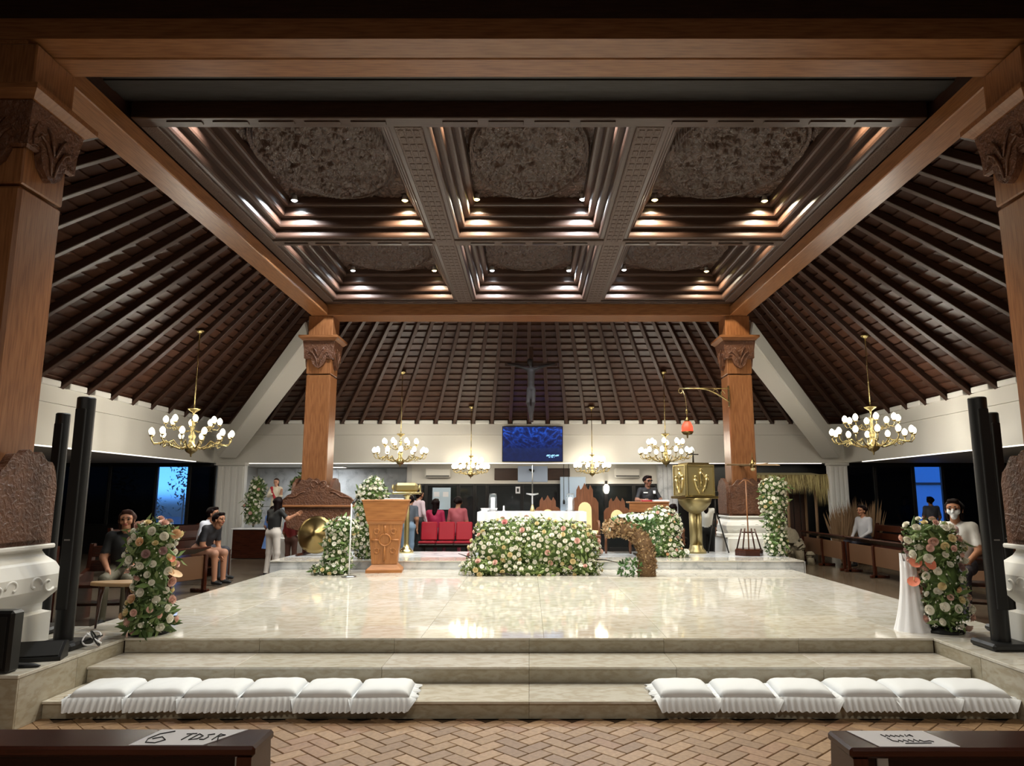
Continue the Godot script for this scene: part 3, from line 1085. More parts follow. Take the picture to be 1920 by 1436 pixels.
# ---------- room behind the altar
func build_rear():
	wall("ceiling", -8.9, 8.9, LOW, LOW + 0.15, 19.8, 24, M.plaster)
	wall("wall_rear_end", -8.9, 8.9, -0.2, LOW + 0.1, 23.6, 23.8, M.grey_white)
	for s in [-1.0, 1.0]: wall("wall_rear_side", s * 8.6, s * 8.8, -0.2, LOW + 0.1, 19.7, 23.8, M.grey_white)
	# marble panels on the far wall and on the alcove's side
	var st := S()
	span(st, -8.6, -3.45, SIDE, LOW, 22.6, 22.7)
	var mw = struct("wall_marble", st, M.grey_white, "white veined marble wall behind the statue and lectern", "wall")
	for j in 4:
		for i in 2:
			st = S()
			span(st, -8.58 + j * 1.28 + 0.003, -8.58 + (j + 1) * 1.28 - 0.003, SIDE + 0.01 + i * 1.2, SIDE + (i + 1) * 1.2 - 0.006, 22.575, 22.6, 0.004)
			obj("marble_panel", st, M.white_marble, mw)
	st = S()
	span(st, -3.5, -3.36, SIDE, LOW, 20.5, 22.7)
	struct("wall_return", st, M.grey_white)
	# panel lights of the rear room
	for x in [-6.2, -2.6, 1.4]:
		var t = thing("ceiling_panel_light", "flat white ceiling panel in the room behind the altar", "light", V(x, LOW - 0.035, 21.6), 0.0, "white ceiling panels behind the altar")
		st = S()
		box(st, Vector3(0, 0.018, 0), Vector3(1.26, 0.035, 0.66), 0.006)
		obj("housing", st, M.plaster, t)
		st = S()
		box(st, Vector3(0, -0.003, 0), Vector3(1.2, 0.006, 0.6))
		obj("diffuser", st, M.strip, t)
	# lintel over the glazed partition, with panels, vents and air conditioners
	st = S()
	span(st, -3.36, 3.66, 2.0, LOW, 20.5, 20.7)
	var lin_ = struct("wall_lintel", st, M.white, "cream lintel above the dark glass partition", "wall")
	for x in [[-0.99, -0.33], [0.54, 1.17]]:
		st = S()
		span(st, x[0], x[1], 2.1, 2.44, 20.47, 20.5, 0.008)
		obj("brown_panel", st, M.dark_x, lin_)
	st = S()
	span(st, -0.32, 0.53, 2.05, 2.5, 20.48, 20.5, 0.004)
	obj("pale_panel", st, mat(Color(0.72, 0.79, 0.9), 0.5), lin_)
	for x in [-2.6, 2.8]:
		var t = thing("air_conditioner", "cream wall air conditioner above the %s glass doors" % ("red-seat" if x < 0 else "guard's"), "air conditioner", V(x, 2.16, 20.4))
		st = S()
		box(st, Vector3(0, 0.14, 0), Vector3(0.72, 0.26, 0.18), 0.03)
		obj("body", st, M.white, t)
		st = S()
		box(st, Vector3(0, 0.055, 0.085), Vector3(0.66, 0.03, 0.03), 0.004)
		obj("louvre", st, M.frame_dark, t)
	# a small camera on the pale panel
	var cam = thing("security_camera", "small black camera fixed on the pale lintel panel", "camera", V(0.06, 2.4, 20.47))
	st = S(true)
	tube(st, [Vector3(0, 0, 0), Vector3(0, -0.02, 0.06)], 0.012, 6)
	obj("bracket", st, M.black, cam)
	st = S(true)
	tube(st, [Vector3(-0.05, 0.0, 0.05), Vector3(0.07, -0.05, 0.12)], [0.03, 0.04], 10)
	obj("body", st, M.black, cam)
	# glass partition
	var gp := [-3.36, -2.95, -2.02, -1.55, -1.2, -0.2, 0.85, 1.62, 2.2, 3.0, 3.66]
	for k in gp.size() - 1:
		st = S()
		var x0: float = gp[k]
		var x1: float = gp[k + 1]
		span(st, x0, x0 + 0.05, SIDE, 2.0, 20.52, 20.6, 0.006)
		span(st, x1 - 0.05, x1, SIDE, 2.0, 20.52, 20.6, 0.006)
		span(st, x0 + 0.05, x1 - 0.05, 1.94, 2.0, 20.52, 20.6, 0.006)
		span(st, x0 + 0.05, x1 - 0.05, SIDE, SIDE + 0.1, 20.52, 20.6, 0.006)
		var d = struct("door_%d" % (k + 1), st, M.frame_dark, "dark framed glass panel of the partition behind the altar", "door")
		d.set_meta("group", "glass partition panels")
		st = S()
		span(st, x0 + 0.05, x1 - 0.05, SIDE + 0.1, 1.94, 20.55, 20.56)
		obj("pane", st, M.tinted_grey, d)
	var pb = thing("whiteboard", "pale blue board standing before the dark glass doors", "board", V(1.24, SIDE, 20.3))
	st = S()
	box(st, Vector3(0, 1.07, 0), Vector3(0.72, 2.0, 0.03), 0.01)
	obj("board", st, mat(Color(0.7, 0.78, 0.87), 0.5), pb)
	for x in [-0.3, 0.3]:
		st = S()
		box(st, Vector3(x, 0.035, 0), Vector3(0.06, 0.07, 0.2), 0.008)
		obj("foot", st, M.frame_dark, pb)
	# a pale board modelled for a reflection in the left glass, papers in the glass
	var nt = thing("reflection_board", "white board standing in for a reflection in the glass by the red seats", "board", V(-2.5, 1.28, 20.51))
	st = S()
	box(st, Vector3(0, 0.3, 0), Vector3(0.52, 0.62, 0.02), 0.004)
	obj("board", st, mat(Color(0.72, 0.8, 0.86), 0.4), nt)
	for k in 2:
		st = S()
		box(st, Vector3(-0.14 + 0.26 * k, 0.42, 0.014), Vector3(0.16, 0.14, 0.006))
		obj("sheet", st, M.paper, nt)  # paler squares of the same modelled reflection
	var pp = thing("paper_notice", "small white paper notice taped on the partition glass", "paper", V(-0.32, 1.72, 20.5))
	st = S()
	box(st, Vector3(0, 0.1, 0), Vector3(0.13, 0.19, 0.004))
	obj("sheet", st, M.paper, pp)
	st = S()
	box(st, Vector3(0.0, 0.1, 0.004), Vector3(0.06, 0.1, 0.003))
	obj("print", st, M.frame_dark, pp)
	# pale pier to the right and the black recess of the grotto
	st = S()
	span(st, 3.66, 4.2, SIDE, LOW, 20.3, 22.7)
	var pier = struct("wall_pier", st, M.white_marble, "pale marble pier beside the guard's desk", "wall")
	for k in 4:
		st = S()
		span(st, 3.68 + k * 0.125, 3.68 + k * 0.125 + 0.11, SIDE + 0.02, LOW - 0.02, 20.27, 20.3, 0.008)
		obj("panel_strip", st, M.white_marble, pier)
	st = S()
	span(st, 4.2, 8.6, SIDE, LOW, 20.3, 20.4)
	struct("wall_dark", st, mat(Color(0.025, 0.026, 0.03), 0.35), "flat black wall behind the grotto", "wall")  # plain wall in one even black
	st = S()
	span(st, 8.5, 8.6, SIDE, LOW, 19.6, 20.4)
	struct("wall_dark", st, mat(Color(0.025, 0.026, 0.03), 0.35))

# ---------- flowers and leaves
func leaf(st, at: Vector3, out: Vector3, size: float, c: Color, wide := 0.42):
	var n := out.normalized()
	var t := n.cross(Vector3(rng.randfn(), rng.randfn(), rng.randfn())).normalized()
	var dir := (t + n * rng.randf_range(0.2, 0.9)).normalized()
	var sd := dir.cross(n).normalized() * size * wide * 0.5
	var up := sd.cross(dir).normalized() * size * 0.12
	st.set_color(c)
	var a := at
	var m := at + dir * size * 0.5 - up
	var e := at + dir * size - n * size * 0.12
	tri(st, a, m - sd, e, n); tri(st, a, e, m + sd, n)
	tri(st, a, m, m - sd, n); tri(st, m, e, m - sd, n)
	tri(st, a, m + sd, m, n); tri(st, m, m + sd, e, n)

var _rose: ArrayMesh
var _daisy: ArrayMesh
func rose() -> ArrayMesh:
	if _rose: return _rose
	var st := S(true)
	ball(st, Vector3(0, 0.35, 0), Vector3(0.34, 0.42, 0.34), 8)
	for ring in 4:
		var n: int = [3, 4, 5, 6][ring]
		for j in n:
			var w := TAU * (j + ring * 0.37) / n
			var r0: float = [0.2, 0.3, 0.4, 0.46][ring]
			var tilt: float = [0.12, 0.35, 0.7, 1.15][ring]
			var hgt: float = [0.95, 0.86, 0.78, 0.66][ring]
			var pw: float = PI * 1.15 / n
			sheet(st, 3, 3, func(u, v):
				var aw: float = w + (u * 2.0 - 1.0) * pw * (0.55 + 0.45 * sin(v * PI * 0.8))
				var rr: float = r0 * (0.4 + 0.6 * v) + sin(tilt) * v * v * hgt * 0.62
				var y: float = v * hgt * cos(tilt * 0.75) - absf(u - 0.5) * 0.12 * v
				return Vector3(cos(aw) * rr, y, sin(aw) * rr), Vector3(cos(w), 0.4, sin(w)))
	_rose = fin(st)
	return _rose

func daisy() -> ArrayMesh:   # an open flower
	if _daisy: return _daisy
	var st := S(true)
	ball(st, Vector3(0, 0.22, 0), Vector3(0.24, 0.14, 0.24), 8)
	for j in 9:
		var w := TAU * j / 9.0
		sheet(st, 2, 3, func(u, v):
			var aw: float = w + (u - 0.5) * 0.62 * (0.5 + v * 0.5)
			return Vector3(cos(aw), 0.0, sin(aw)) * (0.15 + 0.85 * v) + Vector3(0, 0.2 + 0.18 * sin(v * 2.2), 0), Vector3.UP)
	_daisy = fin(st)
	return _daisy

func inside(p: Vector3, els: Array, skip: int, f := 0.93) -> bool:
	for k in els.size():
		if k != skip and ((p - els[k][0]) / els[k][1]).length() < f: return true
	return false

func on_shape(els: Array, back := -0.35) -> Array:   # a point on the joined ellipsoids and its outward direction
	var total := 0.0
	for e in els: total += e[1].x * e[1].y + e[1].y * e[1].z + e[1].x * e[1].z
	for tries in 60:
		var w := rng.randf() * total
		var k := 0
		for q in els.size():
			w -= els[q][1].x * els[q][1].y + els[q][1].y * els[q][1].z + els[q][1].x * els[q][1].z
			if w <= 0.0:
				k = q; break
		var u := Vector3(rng.randfn(), rng.randfn(), rng.randfn()).normalized()
		if u.z < back: continue
		var p: Vector3 = els[k][0] + u * els[k][1]
		if inside(p, els, k): continue
		return [p, (u / els[k][1]).normalized()]
	return [els[0][0] + Vector3(0, 0, els[0][1].z), Vector3(0, 0, 1)]

func blooms(t, els: Array, list: Array, leaves: int, leaf_size: float, greens: Array, filler := 0, back := -0.35, core = null):
	# list holds [part name, petal key, count, radius, mesh]
	var st := S(true)
	for e in els: ball(st, e[0], e[1] * 0.8, 10)
	obj("foam_core", st, core if core else M.foam, t)
	st = S()
	for k in leaves:
		var s := on_shape(els, -0.8)
		var p: Vector3 = s[0] - s[1] * rng.randf_range(0.0, 0.05)
		if rng.randf() < 0.06: leaf(st, p + s[1] * 0.03, s[1] * 1.5 + Vector3(0, 0.4, 0), leaf_size * rng.randf_range(1.5, 2.3), greens[rng.randi() % greens.size()], 0.28)
		else: leaf(st, p, s[1] + Vector3(0, 0.2, 0), leaf_size * rng.randf_range(0.6, 1.3), greens[rng.randi() % greens.size()])
	obj("foliage", st, M.leaf, t)
	var placed := []
	for l in list:
		for k in l[2]:
			var best = null
			for tries in 12:
				var s := on_shape(els, back)
				var ok := true
				for q in placed:
					if q[0].distance_to(s[0]) < (q[1] + l[3]) * 0.85:
						ok = false; break
				if ok:
					best = s; break
			if best == null: continue
			placed.append([best[0], l[3]])
			var up: Vector3 = (best[1] + Vector3(rng.randfn(), rng.randfn(), rng.randfn()) * 0.25).normalized()
			var x := up.cross(Vector3(0.3, 0.2, 1)).normalized()
			var r: float = l[3] * rng.randf_range(0.75, 1.2)
			inst(l[0], rose() if l[4] == 0 else daisy(), M.petal[l[1]], t, Transform3D(Basis(x, up, x.cross(up)).scaled(Vector3.ONE * r), best[0] + best[1] * r * 0.25))
	if filler:
		st = S(true)
		for k in filler:
			var s := on_shape(els, back)
			var p: Vector3 = s[0] + s[1] * rng.randf_range(0.0, 0.04)
			ball(st, p, Vector3.ONE * rng.randf_range(0.006, 0.012), 4)
		tag(obj("filler_blossoms", st, M.petal.white, t), "tiny white filler blossoms", "", "", "stuff")

func greens(): return [lin(0.32, 0.42, 0.2), lin(0.4, 0.5, 0.26), lin(0.27, 0.36, 0.19), lin(0.47, 0.54, 0.33)]

func build_flowers():
	var g = greens()
	# flower pillar at the left head of the steps
	var t = thing("flower_pillar", "tall pillar of pink, peach and white roses beside the stool", "flower arrangement", V(-3.56, PLAT, 6.92))
	blooms(t, [[Vector3(0.0, 0.2, 0), Vector3(0.2, 0.2, 0.2)], [Vector3(0.01, 0.45, 0), Vector3(0.15, 0.25, 0.15)], [Vector3(-0.02, 0.72, 0.0), Vector3(0.21, 0.26, 0.19)], [Vector3(-0.01, 0.9, 0), Vector3(0.2, 0.13, 0.17)]], [["peach_rose", "peach", 7, 0.052, 0], ["blush_rose", "blush", 18, 0.05, 0], ["white_rose", "white", 34, 0.045, 0], ["cream_rose", "cream", 14, 0.042, 0], ["mauve_rose", "mauve", 9, 0.045, 0]], 800, 0.08, g, 160)
	var st := S(true)
	lathe(st, [Vector2(0, 0), Vector2(0.17, 0), Vector2(0.17, 0.02), Vector2(0.06, 0.04), Vector2(0.06, 0.8)], 14)
	obj("stand", st, M.black_matt, t)
	st = S()
	for k in 60:
		var w := rng.randf() * TAU
		leaf(st, Vector3(cos(w) * 0.14, 0.06 + rng.randf() * 0.12, sin(w) * 0.14), Vector3(cos(w), 0.05, sin(w)), rng.randf_range(0.14, 0.24), g[rng.randi() % 4], 0.3)
	obj("skirt_leaves", st, M.leaf, t)
	anthurium(t, Vector3(0.2, 0.7, 0.08), Vector3(0.8, 0.3, 0.5), "coral", 0.04)
	anthurium(t, Vector3(0.22, 0.55, 0.05), Vector3(0.5, 0.9, 0.2), "peach", 0.07)
	# flower pillar at the right, on a white draped stand
	t = thing("flower_pillar", "tall pillar of roses with coral anthuriums beside a white-draped stand", "flower arrangement", V(3.93, PLAT, 7.0))
	blooms(t, [[Vector3(0.02, 0.22, 0), Vector3(0.2, 0.24, 0.2)], [Vector3(0.02, 0.5, 0), Vector3(0.19, 0.28, 0.17)], [Vector3(-0.02, 0.76, 0.0), Vector3(0.25, 0.2, 0.2)], [Vector3(-0.07, 0.9, 0), Vector3(0.23, 0.13, 0.17)]], [["white_rose", "white", 36, 0.048, 0], ["blush_rose", "blush", 22, 0.048, 0], ["cream_rose", "cream", 14, 0.044, 0], ["peach_rose", "peach", 5, 0.045, 0], ["mauve_rose", "mauve", 8, 0.045, 0]], 850, 0.078, g, 200)
	for a in [[Vector3(-0.27, 0.66, 0.1), Vector3(-0.3, 0.5, 0.8)], [Vector3(-0.17, 0.65, 0.16), Vector3(0.1, 0.4, 0.9)], [Vector3(-0.3, 0.48, 0.1), Vector3(-0.4, 0.6, 0.6)]]: anthurium(t, a[0], a[1], "coral", 0.06)
	st = S(true)
	lathe(st, [Vector2(0, 0), Vector2(0.17, 0), Vector2(0.17, 0.02), Vector2(0.05, 0.04), Vector2(0.05, 0.8)], 14)
	obj("stand", st, M.black_matt, t)
	var ds = thing("draped_stand", "slim stand draped in white cloth beside the coral anthuriums", "stand", V(3.68, PLAT, 7.08))
	st = S(true)
	var lp := []
	sheet(st, 40, 10, func(u, v):
		var w: float = u * TAU
		var r: float = 0.07 + 0.09 * pow(1.0 - v, 2.5) + 0.008 * sin(w * 9.0) * (1.2 - v)
		return Vector3(cos(w) * r, v * 0.72, sin(w) * r), Vector3.UP)
	obj("drape", st, M.cloth, ds)
	# mass of flowers before the altar
	t = thing("altar_flowers", "wide bank of white and blush roses heaped before the altar", "flower arrangement", V(0.04, PLAT, 12.05))
	blooms(t, [[Vector3(-0.45, 0.36, 0), Vector3(0.56, 0.45, 0.26)], [Vector3(0.2, 0.4, 0), Vector3(0.6, 0.48, 0.28)], [Vector3(0.62, 0.4, 0), Vector3(0.5, 0.44, 0.26)], [Vector3(-0.75, 0.12, 0.12), Vector3(0.4, 0.16, 0.24)], [Vector3(0.85, 0.1, 0.1), Vector3(0.28, 0.15, 0.2)], [Vector3(-0.1, 0.7, -0.05), Vector3(0.85, 0.2, 0.2)], [Vector3(0.0, 0.08, 0.15), Vector3(0.7, 0.14, 0.16)]],
		[["cream_rose", "cream", 40, 0.052, 0], ["blush_rose", "blush", 22, 0.052, 0], ["white_rose", "white", 190, 0.042, 0], ["pink_rose", "pink", 4, 0.055, 0], ["white_daisy", "white", 40, 0.034, 1]], 2600, 0.085, [lin(0.46, 0.54, 0.28), lin(0.39, 0.47, 0.24), lin(0.54, 0.6, 0.36), lin(0.34, 0.41, 0.22)], 700)
	st = S(true)
	for a in [[Vector3(-0.9, 0.2, 0.1), Vector3(-1.2, 0.34, 0.12)], [Vector3(1.0, 0.24, 0.1), Vector3(1.4, 0.2, 0.14)], [Vector3(-0.5, 0.04, 0.34), Vector3(-0.25, 0.012, 0.45)]]: tube(st, [a[0], (a[0] + a[1]) / 2 + Vector3(0, 0.02, 0), a[1]], [0.012, 0.01, 0.005], 5)
	obj("bare_twig", st, M.iron, t)
	# two clusters by the lectern
	t = thing("flower_cluster", "upright cluster of white roses spilling before the brass gong", "flower arrangement", V(-3.2, PLAT, 12.1))
	blooms(t, [[Vector3(0, 0.2, 0), Vector3(0.24, 0.24, 0.2)], [Vector3(0.02, 0.5, 0), Vector3(0.22, 0.26, 0.2)], [Vector3(0.08, 0.74, 0), Vector3(0.26, 0.16, 0.2)], [Vector3(-0.06, 0.07, 0.1), Vector3(0.3, 0.1, 0.2)]], [["white_rose", "white", 70, 0.04, 0], ["cream_rose", "cream", 12, 0.04, 0], ["white_daisy", "white", 22, 0.034, 1], ["lily", "white", 3, 0.09, 1]], 1000, 0.085, g, 380)
	t = thing("flower_cluster", "tall pyramid of white roses right behind the wooden lectern", "flower arrangement", V(-2.98, DAIS, 13.25))
	blooms(t, [[Vector3(0.02, 0.35, 0), Vector3(0.26, 0.38, 0.2)], [Vector3(0.0, 0.85, 0), Vector3(0.2, 0.3, 0.18)], [Vector3(0.08, 1.15, 0), Vector3(0.26, 0.22, 0.18)], [Vector3(0.1, 1.32, 0), Vector3(0.16, 0.14, 0.14)]], [["white_rose", "white", 110, 0.042, 0], ["cream_rose", "cream", 14, 0.04, 0], ["white_daisy", "white", 30, 0.034, 1]], 1200, 0.09, g, 500)
	# right of the altar
	t = thing("flower_cluster", "mound of white and russet blooms behind the curved dried branch", "flower arrangement", V(2.3, DAIS, 13.6))
	blooms(t, [[Vector3(-0.35, 0.58, 0), Vector3(0.45, 0.2, 0.2)], [Vector3(0.18, 0.55, 0), Vector3(0.38, 0.36, 0.22)], [Vector3(0.25, 0.2, 0), Vector3(0.3, 0.26, 0.22)], [Vector3(0.45, 0.06, 0.1), Vector3(0.22, 0.08, 0.14)]], [["white_rose", "white", 90, 0.036, 0], ["white_daisy", "white", 60, 0.045, 1], ["blush_rose", "blush", 12, 0.04, 0], ["peach_rose", "peach", 16, 0.036, 0], ["cream_rose", "cream", 14, 0.04, 0]], 1300, 0.08, g, 420)
	t = thing("flower_column", "slender column of white roses beside the hexagonal wooden stand", "flower arrangement", V(4.66, DAIS, 13.75))
	blooms(t, [[Vector3(0.02, 0.25, 0), Vector3(0.2, 0.27, 0.18)], [Vector3(0.02, 0.65, 0), Vector3(0.18, 0.3, 0.16)], [Vector3(0.0, 1.0, 0), Vector3(0.24, 0.28, 0.18)], [Vector3(0.03, 1.28, 0), Vector3(0.25, 0.17, 0.18)]], [["white_rose", "white", 105, 0.04, 0], ["cream_rose", "cream", 12, 0.04, 0], ["blush_rose", "blush", 6, 0.05, 0], ["white_daisy", "white", 24, 0.034, 1]], 1300, 0.085, g, 300)
	# curved trunk covered in dried leaves
	t = thing("leaf_clad_branch", "curved branch clad in dried brown leaves, leaning from green foliage", "flower arrangement", V(1.85, PLAT, 11.75))
	var path := [Vector3(0.04, 0.0, 0), Vector3(0.06, 0.25, 0), Vector3(0.02, 0.5, 0), Vector3(-0.14, 0.68, 0), Vector3(-0.36, 0.76, 0), Vector3(-0.52, 0.74, 0)]
	st = S(true)
	tube(st, path, [0.15, 0.13, 0.14, 0.13, 0.12, 0.06], 12)
	obj("trunk", st, M.dry, t)
	var els := []
	for k in path.size() * 3:
		var f := k / float(path.size() * 3 - 1) * (path.size() - 1)
		var i := mini(int(f), path.size() - 2)
		els.append([path[i].lerp(path[i + 1], f - i), Vector3.ONE * 0.15])
	st = S()
	for k in 1500:
		var s := on_shape(els, -0.9)
		leaf(st, s[0] - s[1] * 0.03, s[1] + Vector3(0, -0.4, 0), rng.randf_range(0.05, 0.09), [lin(0.6, 0.48, 0.34), lin(0.7, 0.58, 0.43), lin(0.5, 0.39, 0.27), lin(0.76, 0.66, 0.52)][rng.randi() % 4], 0.6)
	obj("dried_leaves", st, M.leaf, t)
	st = S()
	for k in 420:
		var s := on_shape([[Vector3(-0.18, 0.82, -0.04), Vector3(0.36, 0.1, 0.16)], [Vector3(0.16, 0.55, -0.06), Vector3(0.09, 0.3, 0.12)], [Vector3(-0.2, 0.12, 0.02), Vector3(0.2, 0.14, 0.16)]], -1.0)
		leaf(st, s[0], s[1], rng.randf_range(0.06, 0.12), [lin(0.22, 0.36, 0.18), lin(0.28, 0.43, 0.21)][rng.randi() % 2])
	obj("green_foliage", st, M.leaf, t)
	for k in 14:
		inst("white_daisy", daisy(), M.petal.white, t, Transform3D(Basis(Vector3(1, 0, 0.5).normalized(), rng.randf_range(0.2, 1.0)).scaled(Vector3.ONE * 0.05), Vector3(rng.randf_range(-0.45, 0.15), 0.9 + rng.randf() * 0.06, rng.randf_range(-0.1, 0.1))))

func anthurium(t, at: Vector3, out: Vector3, key: String, r: float):
	var n := out.normalized()
	var x := Vector3(0, 1, 0.2).cross(n).normalized()
	var B := Basis(x, n, x.cross(n))
	var st := S(true)
	sheet(st, 12, 6, func(u, v):
		var w: float = u * TAU
		var rr: float = v * (1.0 - 0.45 * pow(absf(sin(w * 0.5)), 6.0)) * r
		return at + B * Vector3(cos(w + PI / 2) * rr, v * v * r * 0.25 - 0.1 * r, sin(w + PI / 2) * rr * 1.15), n)
	var a = obj("anthurium", st, M.petal[key], t)
	st = S(true)
	tube(st, [at, at + B * Vector3(0, r * 0.3, -r * 0.2), at + B * Vector3(0, r * 0.6, -r * 0.6)], [r * 0.1, r * 0.09, r * 0.04], 6)
	obj("spadix", st, M.petal.peach, a)

# ---------- people
func person(label: String, at: Vector3, turn: float, o: Dictionary):
	# joints in metres, the figure faces +z; o: seat, skin, shirt, legs, shoe, hair, long, arms, lean, scale, sleeve
	var t = thing("person", label, "person", at, turn)
	var sc: float = o.get("scale", 1.0)
	var seat: bool = o.get("seat", false)
	var lean: float = o.get("lean", 0.0)
	var hip := Vector3(0, 0.57 if seat else 0.9, 0)
	var B := Basis(Vector3.RIGHT, lean)
	var up := func(v: Vector3) -> Vector3: return hip + B * v
	var skin: Color = o.get("skin", lin(0.62, 0.43, 0.32))
	var shirt: Color = o.shirt
	var legs: Color = o.legs
	var shoe: Color = o.get("shoe", lin(0.1, 0.09, 0.09))
	var long_sleeve: bool = o.get("sleeve", false)
	var caps := []
	caps.append([up.call(Vector3(-0.07, 0.02, 0)), up.call(Vector3(0.07, 0.02, 0)), 0.115, 0.115, legs])
	caps.append([up.call(Vector3(0, 0.12, 0)), up.call(Vector3(0, 0.3, -0.01)), 0.12, 0.13, shirt])
	caps.append([up.call(Vector3(-0.06, 0.18, 0)), up.call(Vector3(-0.07, 0.4, -0.01)), 0.09, 0.095, shirt])
	caps.append([up.call(Vector3(0.06, 0.18, 0)), up.call(Vector3(0.07, 0.4, -0.01)), 0.09, 0.095, shirt])
	caps.append([up.call(Vector3(-0.15, 0.46, -0.01)), up.call(Vector3(0.15, 0.46, -0.01)), 0.062, 0.062, shirt])
	caps.append([up.call(Vector3(0, 0.46, -0.01)), up.call(Vector3(0, 0.58, 0.01)), 0.055, 0.05, skin])
	var stance: Array = o.get("stance", [0.0, 0.0])
	var wide: float = o.get("wide", 0.0)
	for s in 2:
		var q := -1.0 if s == 0 else 1.0
		var h := hip + Vector3(q * 0.09, -0.01, 0)
		var kn: Vector3
		var an: Vector3
		if seat:
			kn = Vector3(q * 0.12, 0.54, 0.42); an = Vector3(q * 0.11, 0.09, 0.44 + stance[s])
		else:
			kn = Vector3(q * (0.1 + wide * 0.5), 0.49, 0.02 + stance[s] * 0.55); an = Vector3(q * (0.1 + wide), 0.085 + absf(minf(stance[s], 0.0)) * 0.3, -0.02 + stance[s])
		caps.append([h, kn, 0.09, 0.065, legs])
		caps.append([kn, an, 0.06, 0.05 if o.get("loose", false) else 0.042, legs if not o.get("bare", false) else skin])
		caps.append([an + Vector3(0, -0.04, -0.02), an + Vector3(q * 0.01, -0.05, 0.14), 0.038, 0.03, shoe])
		var sh: Vector3 = up.call(Vector3(q * 0.17, 0.46, -0.01))
		var arm: Array = o.get("arms", [[Vector3(-0.22, 0.2, 0.0), Vector3(-0.2, 0.0, 0.1)], [Vector3(0.22, 0.2, 0.0), Vector3(0.2, 0.0, 0.1)]])[s]
		var el: Vector3 = up.call(arm[0])
		var wr: Vector3 = up.call(arm[1])
		var mid := sh.lerp(el, 0.75)
		caps.append([sh, mid, 0.055, 0.048, shirt])
		caps.append([mid, el, 0.042, 0.04, shirt if long_sleeve else skin])
		caps.append([el, wr, 0.04, 0.028, shirt if long_sleeve else skin])
	for c in caps:
		c[0] *= sc; c[1] *= sc; c[2] *= sc; c[3] *= sc
	var acc := acc_new()
	body_add(acc, caps, 0.016, 0.035)
	# hands, five fingers each
	for s in 2:
		var q := -1.0 if s == 0 else 1.0
		var arm: Array = o.get("arms", [[Vector3(-0.22, 0.2, 0.0), Vector3(-0.2, 0.0, 0.1)], [Vector3(0.22, 0.2, 0.0), Vector3(0.2, 0.0, 0.1)]])[s]
		var el: Vector3 = up.call(arm[0])
		var wr: Vector3 = up.call(arm[1])
		var f := (wr - el).normalized()
		var sd := f.cross(Vector3(q, 0.2, 0.1)).normalized()
		var pn := f.cross(sd)
		var hc := [[wr, wr + f * 0.04, 0.026, 0.028, skin], [wr + f * 0.03 - sd * 0.02, wr + f * 0.085 - sd * 0.026, 0.018, 0.013, skin], [wr + f * 0.03 + sd * 0.02, wr + f * 0.08 + sd * 0.026, 0.018, 0.013, skin]]
		for k in 4:
			var b := wr + f * 0.085 + sd * (k - 1.5) * 0.019
			var L: float = [0.06, 0.072, 0.068, 0.052][k]
			hc.append([b, b + f * L * 0.5 - pn * 0.004, 0.0095, 0.009, skin])
			hc.append([b + f * L * 0.5 - pn * 0.004, b + f * L * 0.85 - pn * 0.022, 0.009, 0.0075, skin])
		hc.append([wr + f * 0.03 + sd * 0.025, wr + f * 0.06 + sd * 0.05 - pn * 0.012, 0.012, 0.01, skin])
		hc.append([wr + f * 0.06 + sd * 0.05 - pn * 0.012, wr + f * 0.09 + sd * 0.05 - pn * 0.026, 0.0105, 0.008, skin])
		for c in hc:
			c[0] *= sc; c[1] *= sc; c[2] *= sc; c[3] *= sc
		body_add(acc, hc, 0.006, 0.008)
	# head with its face
	var hc2: Vector3 = up.call(Vector3(0, 0.66, 0.03))
	var HB := Basis(Vector3.UP, o.get("look", 0.0)) * Basis(Vector3.RIGHT, o.get("nod", 0.0))
	var hp := func(x, y, z) -> Vector3: return (hc2 + HB * Vector3(x, y, z)) * sc
	var eye := lin(0.06, 0.04, 0.04)
	var lip := lin(0.55, 0.27, 0.24)
	var jaw := skin
	if o.has("mask"): jaw = o.mask
	var hd := [[hp.call(0, 0.035, -0.025), hp.call(0, 0.03, 0.018), 0.078 * sc, 0.075 * sc, skin], [hp.call(0, -0.02, 0.02), hp.call(0, -0.078, 0.045), 0.06 * sc, 0.034 * sc, jaw], [hp.call(-0.035, -0.02, 0.045), hp.call(0.035, -0.02, 0.045), 0.036 * sc, 0.036 * sc, jaw], [hp.call(0, 0.005, 0.088), hp.call(0, -0.028, 0.102), 0.01 * sc, 0.015 * sc, jaw],
		[hp.call(-0.05, 0.03, 0.075), hp.call(0.05, 0.03, 0.075), 0.014 * sc, 0.014 * sc, skin], [hp.call(-0.08, 0.0, 0.0), hp.call(-0.082, -0.03, 0.002), 0.016 * sc, 0.012 * sc, skin], [hp.call(0.08, 0.0, 0.0), hp.call(0.082, -0.03, 0.002), 0.016 * sc, 0.012 * sc, skin],
		[hp.call(-0.032, 0.01, 0.08), hp.call(-0.028, 0.01, 0.081), 0.0105 * sc, 0.0105 * sc, eye], [hp.call(0.032, 0.01, 0.08), hp.call(0.028, 0.01, 0.081), 0.0105 * sc, 0.0105 * sc, eye],
		[hp.call(-0.045, 0.034, 0.082), hp.call(-0.018, 0.036, 0.09), 0.006 * sc, 0.006 * sc, eye], [hp.call(0.045, 0.034, 0.082), hp.call(0.018, 0.036, 0.09), 0.006 * sc, 0.006 * sc, eye],
		[hp.call(0, -0.05, 0.0), hp.call(0, -0.12, -0.015), 0.05 * sc, 0.052 * sc, skin]]
	if not o.has("mask"): hd.append([hp.call(-0.018, -0.055, 0.084), hp.call(0.018, -0.055, 0.084), 0.009 * sc, 0.009 * sc, lip])
	body_add(acc, hd, 0.0065, 0.012)
	inst("body", acc_mesh(acc), M.skin, t)
